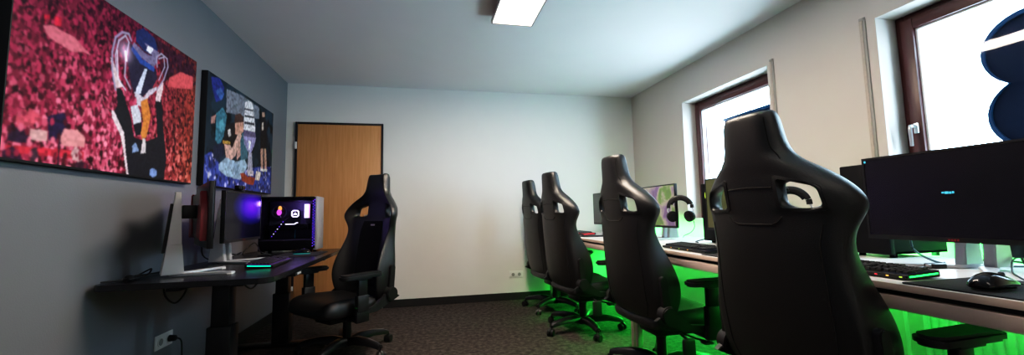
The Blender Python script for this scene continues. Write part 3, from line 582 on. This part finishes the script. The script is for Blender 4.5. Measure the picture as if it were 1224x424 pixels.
for i, (lb, x, y, a) in enumerate(CH):
    if i == 0: c0.location = (x, y, 0); c0.rotation_euler = (0, 0, math.radians(a)); chairs.append(c0)
    else: chairs.append(dup(c0, (x, y, 0), math.radians(a), lb))
    for o in chairs[-1].children:
        if o.name.split('.')[0] == 'base_arm': o.rotation_euler.z = math.radians((0, 14, 0, 25, -20)[i])
# ================================================================ ELECTRONICS
def monitor(label, loc, rz, w, h, z0, scr, lit=None, hook=False, back_red=False, group='desk monitors'):
    # screen faces local +X; column stands at the origin, panel in front of it
    r = thing('monitor', label, 'monitor', loc, rz, group)
    xf = .115
    pn = MB().box(xf-.022, -w/2, z0, xf, w/2, z0+h, .004)
    pn.prism([(-w*.36, z0+.05), (w*.36, z0+.05), (w*.42, z0+h*.5), (w*.34, z0+h-.05), (-w*.34, z0+h-.05), (-w*.42, z0+h*.5)], xf-.045, xf-.02, 'YZ', .008).build('panel', M['bezel'], r)
    b = MB(); t, bt = .009, .018
    b.ring([(xf+.0005, -w/2, z0), (xf+.0005, w/2, z0), (xf+.0005, w/2, z0+h), (xf+.0005, -w/2, z0+h)], [(xf+.0005, -w/2+t, z0+bt), (xf+.0005, w/2-t, z0+bt), (xf+.0005, w/2-t, z0+h-t), (xf+.0005, -w/2+t, z0+h-t)], (.003, 0, 0))
    b.build('bezel', M['bezel'], r, False)
    MB().box(xf, -w/2+t, z0+bt, xf+.0015, w/2-t, z0+h-t).build('screen', scr, r, False)
    lg = MB()
    for k in range(4): lg.box(xf+.0036, -.017+k*.009, z0+.005, xf+.0042, -.011+k*.009, z0+.012)
    lg.build('maker_mark', M['red'], r, False)
    # silver wedge column with cable opening, spine, V feet
    ct = z0+h*.86
    st = MB()
    for s in (-1, 1): st.prism([(-.062, .012), (.030, .012), (.016, .16), (-.044, .16)], min(s*.024, s*.060), max(s*.024, s*.060), 'XZ', .003)
    st.prism([(-.0435, .158), (.0155, .158), (.004, ct), (-.018, ct)], -.044, .044, 'XZ', .004)
    st.build('stand_column', M['alu'], r)
    MB().prism([(-.062, .12), (-.046, .12), (-.020, ct-.06), (-.036, ct-.06)], -.018, .018, 'XZ', .002).build('column_spine', M['plastic'], r)
    MB().box(.011, -.03, z0+h*.45, xf-.04, .03, z0+h*.45+.07, .006).build('pivot_arm', M['plastic'], r)
    for s in (-1, 1):
        ft = MB().prism([(-.03, s*.012), (.0, s*.052), (.215, s*.165), (.235, s*.150), (.05, s*.02)], .003, .014, 'XY', .002); o = ft.build('foot', M['alu'], r)
        MB().box(-.012, -.02, .0, .012, .02, .006, .002).xf(Matrix.Translation((.215, s*.152, 0)) @ rot_z(s*.48)).build('foot_pad', M['white_plastic'], o)
    if back_red:
        for s in (-1, 1): MB().prism([(s*.10, z0+.06), (s*w*.46, z0+.04), (s*w*.47, z0+h*.55), (s*w*.36, z0+h*.86), (s*.16, z0+h*.62)], xf-.050, xf-.02, 'YZ', .003).build('back_wing', M['red'], r)
    if hook:
        s = hook; MB().box(xf-.05, min(s*w/2, s*(w/2-.06)), z0+h*.64, xf-.025, max(s*w/2, s*(w/2-.06)), z0+h*.64+.02, .003).tube([(xf-.038, s*(w/2-.01), z0+h*.65), (xf-.036, s*(w/2+.045), z0+h*.65), (xf-.012, s*(w/2+.09), z0+h*.65), (xf+.035, s*(w/2+.105), z0+h*.65), (xf+.05, s*(w/2+.108), z0+h*.70)], .007).build('headset_hook', M['plastic'], r)
    return r
# --- dark desk
mL1 = monitor('monitor turned away on the dark desk, showing its back and silver stand', (-1.268, 2.452, DESK_L), math.radians(31), .565, .335, .143, M['screen_off'], back_red=True)
M['purple_screen'] = screen_glow('violet_wallpaper', [(0, (.19, .012, .85)), (.35, (.075, .006, .55)), (.7, (.008, .004, .16)), (1., (.001, .001, .006))], (.5, .72, .70), (9, .55, .42), 1.0, gloss=.12)
mL2 = monitor('monitor with violet and blue screen on the dark desk', (-1.315, 3.065, DESK_L), 0, .555, .325, .140, M['purple_screen'])
r = thing('webcam', 'small black webcam clipped on top of the violet monitor', 'webcam', (-1.21, 3.01, DESK_L+.465))
MB().box(-.018, -.045, .012, .018, .045, .042, .009, 3).build('camera_body', M['gloss'], r); MB().cyl((.016, 0, .027), (.022, 0, .027), .011).build('lens', M['plastic'], r)
MB().box(-.03, -.022, 0, .022, .022, .013, .003).box(-.032, -.02, -.05, -.026, .02, .01, .002).build('clip', M['plastic'], r)

def keyboard(label, loc, rz, led, side_led=None, L=.44, D=.145, hot=None):
    # user sits on the -X side, keys run along Y
    r = thing('keyboard', label, 'keyboard', loc, rz, 'desk keyboards')
    MB().prism([(-D/2, .004), (D/2, .006), (D/2, .028), (-D/2, .016)], -L/2, L/2, 'XZ', .003).build('case', M['plastic'], r)
    sl = math.atan2(.012, D); tilt = Matrix.Translation((0, 0, .0222)) @ Matrix.Rotation(-sl, 4, 'Y')
    u = .0188; yt = L/2-.008; yn = yt-15*u-.005; yp = yn-3*u-.005; xt = D/2-.0185+u/2
    pl = MB().box(xt-6*u-.004, yt-15*u, -.001, xt, yt, .0015).box(xt-3*u-.004, yn-3*u, -.001, xt, yn, .0015).box(xt-6*u-.004, yp-4*u, -.001, xt-u, yp, .0015).xf(tilt).build('backlight_plate', led, r)
    u = .0188; me = {}
    def key(x, y, wu):
        k = round(wu, 2)
        if k not in me:
            mb = MB(); h = wu*u/2-.0012; t = bmesh.new()
            lo = [t.verts.new(v) for v in ((-.0082, -h, 0), (.0082, -h, 0), (.0082, h, 0), (-.0082, h, 0))]; hi = [t.verts.new(v) for v in ((-.006, -h+.0018, .008), (.0066, -h+.0018, .0085), (.0066, h-.0018, .0085), (-.006, h-.0018, .008))]
            t.faces.new(lo[::-1]); t.faces.new(hi)
            for i in range(4): t.faces.new((lo[i], lo[(i+1) % 4], hi[(i+1) % 4], hi[i]))
            mb._join(t); o = mb.build('keycap', M['keys'], r, False); me[k] = o.data
        else:
            o = bpy.data.objects.new('keycap', me[k]); COL.objects.link(o); o.parent = r
        o.matrix_local = tilt @ Matrix.Translation((x, y, .0022))
    y0 = -L/2+.016
    rws = [[1]*15, [1]*13+[2], [1.5]+[1]*12+[1.5], [1.75]+[1]*11+[2.25], [2.25]+[1]*10+[2.75], [1.25, 1.25, 1.25, 6.25, 1.25, 1.25, 1.25, 1.25]]
    for i, rw in enumerate(rws):
        x = D/2-.0185-i*u-(.004 if i else 0); y = L/2-.008
        for wu in rw: key(x, y-wu*u/2, wu); y -= wu*u
        yn = L/2-.008-15*u-.005
        if i not in (3,):
            for k in range(3):
                if i != 4 or k == 1: key(x, yn-(k+.5)*u, 1)
        yp = yn-3*u-.005
        if i:
            for k in range(4): key(x, yp-(k+.5)*u, 1)
    if side_led:
        for s in (-1, 1): MB().prism([(-D/2+.012, .010), (D/2-.012, .016), (D/2-.012, .021), (-D/2+.012, .0145)], s*L/2-(.0005 if s > 0 else .001), s*L/2+(.001 if s > 0 else .0005), 'XZ').build('light_bar', side_led, r)
    if hot:
        for k, (m_, f) in enumerate(hot): MB().box(-D/2-.0008, -L/2+f*L, .009, -D/2+.001, -L/2+f*L+.008, .0125).build('indicator_light', m_, r)
    return r
dim_violet = mat('violet_key_light', (.05, 0, .1), .5, emit=(.25, .08, .8), es=.25)
dim_white = mat('faint_key_light', (.01, .01, .015), .5, emit=(.1, .2, .5), es=.05)
dim_red = mat('red_key_light', (.1, 0, .0), .5, emit=(1, .05, .06), es=.9)
keyboard('black keyboard with violet backlight and turquoise edge on the dark desk', (-.950, 2.83, DESK_L), PI+.06, dim_violet, M['cyan_led'], L=.44)
keyboard('black keyboard with green side bar on the near white desk', (1.588, 1.262, DESK_R), 0, dim_white, M['green_led'], L=.44,
         hot=[(M['lime_led'], .03), (M['amber_led'], .12), (M['red_led'], .2), (M['green_led'], .62), (M['green_led'], .67), (M['blue_led'], .8), (M['red_led'], .9)])
keyboard('black keyboard beside the headset monitor on the white desk', (1.575, 2.205, DESK_R), -.04, dim_white, None, L=.44,
         hot=[(M['amber_led'], .35), (M['lime_led'], .55), (M['amber_led'], .75)])
keyboard('red-lit keyboard at the far end of the white desk', (1.66, 4.22, DESK_R), 0, dim_red, M['red_led'], L=.44)
def mouse(label, loc, rz, glow=None, s=1.):
    r = thing('mouse', label, 'mouse', loc, rz, 'desk mice')     # points along +X
    bm = bmesh.new(); rings = []
    for x, w_, h in ((-.062, .018, .014), (-.052, .028, .030), (-.025, .033, .040), (.01, .030, .036), (.04, .029, .026), (.058, .026, .018), (.064, .016, .010)):
        rings.append([bm.verts.new((x, math.cos(a)*w_*(1 if math.sin(a) > .1 else .95), .004+max(0, math.sin(a))*h)) for a in [PI*k/8 for k in range(9)]])
    for A, B in zip(rings, rings[1:]):
        for k in range(8): bm.faces.new((A[k], A[k+1], B[k+1], B[k]))
        bm.faces.new((A[0], B[0], B[8], A[8]))
    bm.faces.new(rings[0]); bm.faces.new(rings[-1][::-1]); bmesh.ops.recalc_face_normals(bm, faces=bm.faces)
    mb = MB(); mb._join(bm); mb.xf(Matrix.Diagonal((s, s, s, 1))); o = mb.build('body', M['gloss'], r, 60); o.modifiers.new('s', 'SUBSURF').render_levels = 2
    MB().cyl((.035*s, -.004, .029*s), (.035*s, .004, .029*s), .009*s).build('wheel', M['rubber'], r)
    MB().prism([(.05*a*1.22*s, .027*b*1.1*s) for a, b in arc((0, 0), 1, 0, 345, 23)], .0, .005, 'XY').build('base_rim', glow or M['plastic'], r)
    return r
mouse('black mouse with turquoise rim on the dark desk', (-.955, 3.50, DESK_L+.004), PI, mat('dim_turquoise_rim', (.02, .2, .2), .4, emit=(.05, .5, .5), es=.3))
mouse('black mouse on the nearest black mat at right', (1.56, .86, DESK_R+.004), .1, None, 1.18)
mouse('black mouse beside the keyboard near the headset monitor', (1.55, 1.86, DESK_R+.004), 0, M['blue_led'])
def mat_pad(label, x0, y0, x1, y1, z):
    o = MB().prism(rounded(x0-(x0+x1)/2, y0-(y0+y1)/2, x1-(x0+x1)/2, y1-(y0+y1)/2, .015, 4), 0, .004, 'XY', .001).build('mouse_mat', M['pad']); o.location = ((x0+x1)/2, (y0+y1)/2, z); tag(o, label, 'mouse mat', 'mouse mats')
mat_pad('black mouse mat on the dark desk before the case', -1.12, 3.30, -.80, 3.68, DESK_L)
mat_pad('black mouse mat at the front edge of the near white desk', 1.452, .68, 1.80, 1.02, DESK_R)
mat_pad('black mouse mat on the white desk beside second keyboard', 1.452, 1.70, 1.77, 1.97, DESK_R)
mat_pad('teal-edged dark mat at the far end of the white desk', 1.50, 3.74, 1.85, 3.98, DESK_R)

# --- monitors on the white desks
RZ = PI
col_screen = screen_clouds('colourful_wallpaper', [(.2, (.06, .07, .06)), (.36, (.20, .26, .14)), (.45, (.24, .40, .10)), (.52, (.62, .55, .42)), (.60, (.34, .20, .40)), (.72, (.22, .17, .2)), (.85, (.10, .08, .08))], 6.5, .6)
green_screen = screen_clouds('olive_wallpaper', [(.2, (.05, .06, .02)), (.5, (.16, .17, .06)), (.8, (.2, .12, .06))], 5, .5)
XM = 1.93+.115
mA = monitor('large dark monitor nearest the camera on the near white desk', (XM, 1.157, DESK_R), RZ, .60, .354, .102, M['screen_off'])
MB().box(.1168, .010, .285, .1176, .016, .293).box(.1168, .001, .284, .1176, .008, .292).box(.1168, -.012, .284, .1176, -.001, .293).box(.1168, -.022, .286, .1176, -.014, .292).build('screen_message', M['cyan_text'], mA, False)
MB().box(.1168, -.292, .435, .1176, -.284, .444).build('corner_message', M['cyan_text'], mA, False)
mB = monitor('monitor with olive picture beside the second white-desk tower', (XM, 2.22, DESK_R), RZ, .60, .354, .102, green_screen, hook=1)
mC = monitor('monitor with colourful nebula picture and headset hook on white desk', (XM, 3.18, DESK_R), RZ, .60, .354, .102, col_screen, hook=1)
mD = monitor('grey blank monitor at the far end by back wall', (XM, 4.19, DESK_R), RZ, .60, .354, .102, M['screen_grey'])

def headset(label, loc, rz, led):
    r = thing('headset', label, 'headset', loc, rz, 'headsets hung on monitor hooks')    # ears along local Y, hung from the top (origin)
    N = 14; P = [(0, .085*math.cos(PI*k/N), -.085+.085*math.sin(PI*k/N)*1.0) for k in range(N+1)]
    MB().tube(P, .011, 10, flat=1.3).build('headband', M['plastic'], r)
    MB().tube([(0, .07*math.cos(PI*k/N), -.088+.07*math.sin(PI*k/N)) for k in range(2, N-1)], .010, 8).build('band_cushion', M['cloth'], r)
    for s in (-1, 1):
        MB().tube([(0, s*.085, -.083), (0, s*.092, -.105), (0, s*.082, -.13)], .005).build('yoke', M['alu'], r)
        a = Matrix.Translation((.01, s*.062, -.148)) @ Matrix.Rotation(-s*.9, 4, 'Z') @ Matrix.Rotation(s*.25, 4, 'X')
        c = MB().cyl((0, s*-.002, 0), (0, s*.026, 0), .042, .036, 28, .005).xf(a).build('ear_cup', M['plastic'], r)
        MB().cyl((0, s*-.024, 0), (0, s*-.001, 0), .040, .043, 28, .008).xf(a).build('ear_cushion', M['cloth'], c)
        rg = [(.0, s*.0262, 0)]; o = [(.022*math.cos(t*PI/12), s*.0255, .022*math.sin(t*PI/12)) for t in range(24)]; i_ = [(x*.75, y, z) for x, y, z in o]
        MB().ring(o, i_, (0, s*.0015, 0)).xf(a).build('cup_ring', led, c)
    MB().tube([(0, -.09, -.185), (.02, -.09, -.23), (.05, -.06, -.27), (.12, .0, -.30), (.17, .02, -.318)], .0028).build('cable', M['cord'], r)
    return r
ring_cyan = mat('dim_turquoise_ring', (.02, .12, .14), .4, emit=(.05, .5, .6), es=.25)
headset('black headset hanging beside the colourful nebula monitor', (XM-.148, 2.775, 1.113), math.radians(46), ring_cyan)
headset('black headset hanging on the olive monitor, glimpsed through chair opening', (XM-.148, 1.815, 1.113), math.radians(42), ring_cyan)

# --- computer cases
def tower(label, loc, rz, L, W, H, led, ring=None, detail=False):
    # front faces +X, glass side on -Y
    r = thing('computer_case', label, 'computer', loc, rz, 'desktop computer cases'); t = .004; l, w = L/2, W/2
    b = MB().box(-l, -w, .018, l-.03, w, .03, .002).box(-l, -w, H-.012, l-.03, w, H, .002).box(-l, w-t, .018, l-.03, w, H, .001).box(-l, -w, .018, -l+t, w, H, .001)
    b.box(-l, -w, .018, l-.03, -w+.012, .10, .001)
    for x in (-l+.03, l-.06):
        for y in (-w+.03, w-.03): b.cyl((x, y, 0), (x, y, .019), .014)
    b.build('case_shell', M['pc_dark'], r)
    MB().box(-l+t, -w-.003, .032, l-.034, -w+.001, H-.004, .001).build('glass_side', M['tint'], r)
    f = MB().box(l-.030, -w-.002, .016, l, w+.002, H+.001, .006); f.build('front_panel', M['pc_silver'] if detail else M['pc_dark'], r)
    if detail:
        # perforated corner strip lit violet, power button
        MB().box(l-.042, -w-.0045, .030, l-.016, -w-.0005, H-.004, .001).build('corner_strip', M['pc_dark'], r)
        for k in range(17):
            for j in range(2):
                z = .05+k*.0235+(.011 if j else 0)
                if z < H-.02: MB().cyl((l-.035+j*.012, -w-.0042, z), (l-.035+j*.012, -w-.0052, z), .0036, seg=8).build('vent_light', M['purple_led'] if (k*7+j*3) % 5 < 3 else M['blue_led'], r, False)
        MB().cyl((l, .0, .12), (l+.003, .0, .12), .006).build('power_button', M['alu'], r)
    MB().box(-l+.02, w-.03, .11, l-.09, w-.006, H-.03, .002).build('mainboard', M['pc_inner'], r)
    MB().box(-l+.006, -w+.006, .03, l-.035, w-.01, .105, .003).build('power_shroud', M['pc_inner'], r)
    if detail:
        yb = w-.032
        fz = H-.125
        fr = MB(); fc = (-l+.10, yb-.03, fz)
        fr.ring([(fc[0]+.058*math.cos(a*PI/16), fc[1], fc[2]+.058*math.sin(a*PI/16)) for a in range(32)], [(fc[0]+.05*math.cos(a*PI/16), fc[1], fc[2]+.05*math.sin(a*PI/16)) for a in range(32)], (0, .025, 0))
        for k in range(7): a = 2*PI*k/7; fr.box(-.006, -.001, .012, .014, .002, .05).xf(Matrix.Identity(4)) if 0 else fr.tube([(fc[0]+.012*math.cos(a), fc[1]+.012, fc[2]+.012*math.sin(a)), (fc[0]+.05*math.cos(a+.5), fc[1]+.012, fc[2]+.05*math.sin(a+.5))], .007, 6)
        fan = fr.build('fan', M['pc_inner'], r)
        MB().sphere((fc[0]+.012, fc[1]-.004, fc[2]+.03), .017, (.9, .2, 1.3)).build('fan_glow', M['amber_led'], fan); MB().sphere((fc[0]+.006, fc[1]-.005, fc[2]-.004), .022, (.9, .2, 1.2)).build('fan_glow', M['ring_led'], fan)
        p = MB().box(-.036+.015, yb-.055, H-.142-.036, .036+.015, yb, H-.142+.036, .014, 3).build('cooler_pump', M['gloss'], r)
        q = lambda s, d: [(.015+s*a, yb-.0565, H-.142+s*b) for a, b in [(-1, -.6), (-.6, -1), (.6, -1), (1, -.6), (1, .6), (.6, 1), (-.6, 1), (-1, .6)]]
        e = MB(); e.ring(q(.031, 0), q(.022, 0), (0, .002, 0))
        e.prism([(.015-.015, H-.152), (.015-.015, H-.146), (.015-.006, H-.139), (.015-.001, H-.130), (.015+.006, H-.137), (.015+.015, H-.146), (.015+.015, H-.152)], yb-.0575, yb-.055, 'XZ'); e.build('pump_emblem', M['white_led'], p, False)
        for k in range(4):
            m_ = MB().box(.085+k*.0115, yb-.04, H-.185, .0935+k*.0115, yb, H-.06, .001).build('memory_stick', M['plastic'], r)
            MB().box(.0855+k*.0115, yb-.044, H-.18, .093+k*.0115, yb-.039, H-.06).build('memory_light', M['white_led'] if k < 3 else mat('pink_led', (.4, .2, .3), .5, emit=(1, .5, .8), es=1.8), m_, False)
        g = MB().box(-l+.03, yb-.11, .185, .13, yb, .235, .004).build('graphics_card', M['gloss'], r)
        MB().prism([(-.045, .231), (.03, .231), (.045, .242), (.055, .242), (.055, .248), (.04, .248), (.026, .2375), (-.045, .2375)], yb-.113, yb-.109, 'XZ').build('card_light', M['white_led'], g, False)
        for k in range(3): MB().tube([(-.03+k*.006, yb-.05, H-.16), (-.07, yb-.09, H-.21), (-.13+k*.008, yb-.10, .22), (-.16, yb-.08, .13)], .004).build('coolant_tube', M['rubber'], r)
        for k in range(7): MB().sphere((-.06-k*.014, yb-.118, .255-k*.020), .0035).build('cable_light', M['white_led'] if k % 2 else M['purple_led'], r)
        MB().box(-l+.01, -w+.02, H-.035, l-.06, w-.02, H-.015, .002).build('radiator_block', M['pc_dark'], r)
        MB().tube([(.02, yb-.05, .185), (.02, yb-.07, .14), (.02, yb-.06, .106)], .003).build('power_cable', M['teal'], r)
    if ring:
        for z in (H*.80,):
            o = [(l+.001, .055*math.cos(t*PI/16), z+.055*math.sin(t*PI/16)) for t in range(32)]; MB().ring(o, [(x, y*.82, z+(q-z)*.82) for x, y, q in o], (.004, 0, 0)).build('fan_ring', ring if z > H*.7 else M['blue_led'] if False else ring, r, False)
    return r
tower('black computer case with lit interior and silver front on dark desk', (-1.125, 3.83, DESK_L), 0, .45, .21, .465, None, None, True)
tower('dark computer case half hidden behind the nearest large monitor', (2.275, 1.60, DESK_R), PI, .35, .20, .448, None, None)
tower('dark computer case with lime fan ring beside the olive monitor', (2.235, 2.60, DESK_R), PI, .41, .20, .435, None, M['lime_led'])

# --- cables and small items
def cable(name, label, pts, r_=.004, cat='cable', m=None):
    o = Vector(pts[0]); mb = MB().tube([Vector(p)-o for p in pts], r_); c = mb.build(name, m or M['cord'], None, 60); c.location = o; tag(c, label, cat); return c
zl = DESK_L+.007
cable('power_cable', 'black looped cable lying behind the turned-away monitor on dark desk', [(-1.47, 2.26, zl), (-1.40, 2.34, zl), (-1.42, 2.45, zl+.012), (-1.40, 2.49, zl+.03), (-1.385, 2.43, zl+.003), (-1.38, 2.30, zl+.003), (-1.45, 2.40, zl+.003), (-1.40, 2.60, zl), (-1.42, 2.75, zl)])
r = thing('cable_adapter', 'small black round adapter on the cable behind the dark desk monitor', 'adapter', (-1.40, 2.335, DESK_L)); MB().sphere((0, 0, .014), .016, (1.3, 1, .85)).build('adapter_body', M['rubber'], r)
cable('monitor_cable', 'tangled black cables behind the violet monitor stand', [(-1.40, 3.00, DESK_L+.25), (-1.43, 3.05, zl+.05), (-1.36, 3.16, zl), (-1.30, 3.28, zl+.04), (-1.36, 3.36, zl+.02), (-1.42, 3.25, zl+.06), (-1.38, 3.12, zl+.1), (-1.44, 3.4, zl)], .004)
cable('monitor_cable', 'black cable curling from violet monitor towards lit case', [(-1.16, 3.46, zl), (-1.22, 3.42, zl+.03), (-1.27, 3.50, zl+.07), (-1.25, 3.36, zl+.1), (-1.29, 3.30, zl+.02), (-1.22, 3.56, zl)], .004)
for lab, pts in (('black cable loop hanging under the dark desk near the outlet', [(-1.40, 2.60, .69), (-1.40, 2.62, .60), (-1.39, 2.70, .545), (-1.38, 2.78, .60), (-1.38, 2.80, .69)]),
                 ('black cable sagging under the dark desk between its legs', [(-1.20, 2.72, .69), (-1.18, 2.80, .63), (-1.17, 2.95, .59), (-1.18, 3.10, .63), (-1.19, 3.18, .69)]),
                 ('second black cable sagging lower under the dark desk', [(-1.12, 2.76, .69), (-1.10, 2.86, .60), (-1.10, 2.98, .565), (-1.10, 3.12, .62), (-1.11, 3.22, .69)])):
    cable('hanging_cable', lab, pts, .005)
zr = DESK_R+.006
cable('monitor_cable', 'teal-grey cable looping under the nearest large monitor', [(1.985, 1.335, .90), (1.98, 1.325, .83), (2.00, 1.27, zr+.012), (2.05, 1.22, zr), (2.12, 1.16, zr), (2.2, 1.12, zr)], .004, m=mat('teal_grey_cable', (.05, .11, .12), .45))
cable('usb_cable', 'thin black cable arching behind the nearest mouse', [(1.635, .86, zr+.008), (1.72, .87, zr+.004), (1.86, .96, zr), (2.02, 1.06, zr), (2.12, 1.09, zr+.04), (2.2, 1.0, zr)], .0028)
cable('usb_cable', 'thin black cable from near keyboard to monitor stand', [(1.66, 1.21, zr+.012), (1.74, 1.20, zr), (1.85, 1.22, zr), (1.98, 1.24, zr), (2.1, 1.3, zr)], .003)
cable('power_cable', 'black cable drooping at right below the nearest large monitor', [(2.10, 1.02, .92), (2.10, 1.0, .85), (2.12, .96, zr+.01), (2.2, .93, zr), (2.29, .86, zr)], .004)
cable('power_cable', 'black cable trailing along the green-lit desk edge', [(2.24, 1.32, zr), (2.26, 1.2, zr+.01), (2.28, 1.1, zr), (2.25, 1.0, zr), (2.30, .90, zr+.01), (2.28, .8, zr)], .004)
r = thing('power_adapter', 'black power adapter hanging behind the nearest large monitor', 'adapter', (2.16, 1.105, .885)); MB().box(-.02, -.025, -.075, .02, .025, .02, .005).build('adapter_body', M['plastic'], r); MB().tube([(0, 0, -.073), (.004, -.004, -.095), (.03, .0, -.1135)], .004).tube([(0, 0, .018), (-.01, .0, .05)], .004).build('cord', M['cord'], r)
r = thing('usb_hub', 'small dark hub with bright plug behind the near keyboard', 'hub', (1.93, 1.225, DESK_R)); MB().box(-.03, -.02, 0, .03, .02, .018, .004).build('hub_body', M['plastic'], r); MB().box(-.04, -.008, .004, -.029, .008, .016, .002).build('plug', M['chrome'], r)
cable('monitor_cable', 'thin cables on white desk behind the second keyboard', [(1.95, 2.66, zr), (2.0, 2.75, zr), (2.10, 2.73, zr+.02), (2.16, 2.78, zr), (2.28, 2.75, zr)], .004)
cable('monitor_cable', 'black cable lying across the window sill to the hung headset', [(2.66, 2.74, .926+.007), (2.70, 2.9, .934), (2.68, 3.1, .934), (2.69, 3.3, .934)], .006)

# ================================================================ LIGHT AND CAMERA
w = bpy.data.worlds.new('sky'); SC.world = w; w.use_nodes = True
w.node_tree.nodes['Background'].inputs[0].default_value = (.60, .83, 1.0, 1); w.node_tree.nodes['Background'].inputs[1].default_value = 22
def area(name, loc, d, sx, sy, power, col, portal=False):
    l = bpy.data.lights.new(name, 'AREA'); l.shape = 'RECTANGLE'; l.size = sx; l.size_y = sy; l.energy = power; l.color = col
    o = bpy.data.objects.new(name, l); COL.objects.link(o); o.location = loc; o.rotation_euler = Vector(d).to_track_quat('-Z', 'Y').to_euler()
    if portal: l.cycles.is_portal = True
    return o
for i, (a, b) in enumerate(WIN): area('window_portal', (XR+.34, (a+b)/2, (WZ0+WZ1)/2), (-1, 0, 0), b-a, WZ1-WZ0, 1, (1, 1, 1), True)
area('lamp_light', ((LX0+LX1)/2, (LY0+LY1)/2, ZC-.062), (0, 0, -1), .28, 1.18, 68, (1, .82, .66))
area('rear_fill_light', (.65, -.5, ZC-.03), (0, 0, -1), .3, 1.2, 9, (1, .86, .74))  # added fill from behind the camera, no fitting modelled there
for y0, y1 in ((.70, 2.66), (2.74, 4.70)):
    area('strip_light', (2.37, (y0+y1)/2, DESK_R-.06), (.3, 0, -.9), y1-y0, .03, 6, (.02, 1, .07))
    area('strip_light_floor', (2.30, (y0+y1)/2, DESK_R-.10), (-.5, 0, -.8), y1-y0, .03, 30, (.02, 1, .08)).data.spread = math.radians(105)
    area('strip_light_up', (2.36, (y0+y1)/2, DESK_R+.005), (.9, 0, .03), y1-y0, .02, 10, (.08, 1, .16)).data.spread = math.radians(75)
pl = bpy.data.lights.new('case_light', 'POINT'); pl.energy = 1.3; pl.color = (.45, .25, 1); pl.shadow_soft_size = .02
po = bpy.data.objects.new('case_light', pl); COL.objects.link(po); po.location = (-1.05, 3.765, DESK_L+.41)
cam = bpy.data.cameras.new('camera'); co = bpy.data.objects.new('camera', cam); COL.objects.link(co); SC.camera = co
cam.sensor_width = 36; cam.lens = 36*485.322/1224; cam.clip_start = .02
pitch, yaw, roll = .0888568, .2095518, -.0201160
fw = Vector((math.sin(yaw)*math.cos(pitch), math.cos(yaw)*math.cos(pitch), math.sin(pitch))); rt = Vector((math.cos(yaw), -math.sin(yaw), 0)); up = rt.cross(fw)
r2 = math.cos(roll)*rt+math.sin(roll)*up; u2 = -math.sin(roll)*rt+math.cos(roll)*up
co.matrix_world = Matrix(((r2.x, u2.x, -fw.x, 0), (r2.y, u2.y, -fw.y, 0), (r2.z, u2.z, -fw.z, 1.01), (0, 0, 0, 1)))
SC.view_settings.view_transform = 'Standard'; SC.view_settings.look = 'None'; SC.view_settings.exposure = 0; SC.view_settings.gamma = 1
SC.view_settings.use_curve_mapping = True
cm = SC.view_settings.curve_mapping; cv_ = cm.curves[3]
for x, y in ((.02, .011), (.08, .062), (.25, .26), (.6, .70)): cv_.points.new(x, y)
cm.update()
SC.cycles.max_bounces = 10; SC.cycles.diffuse_bounces = 5; SC.cycles.transparent_max_bounces = 12; SC.cycles.sample_clamp_indirect = 6; SC.cycles.caustics_reflective = False; SC.cycles.caustics_refractive = False
SC.cycles.use_denoising = True
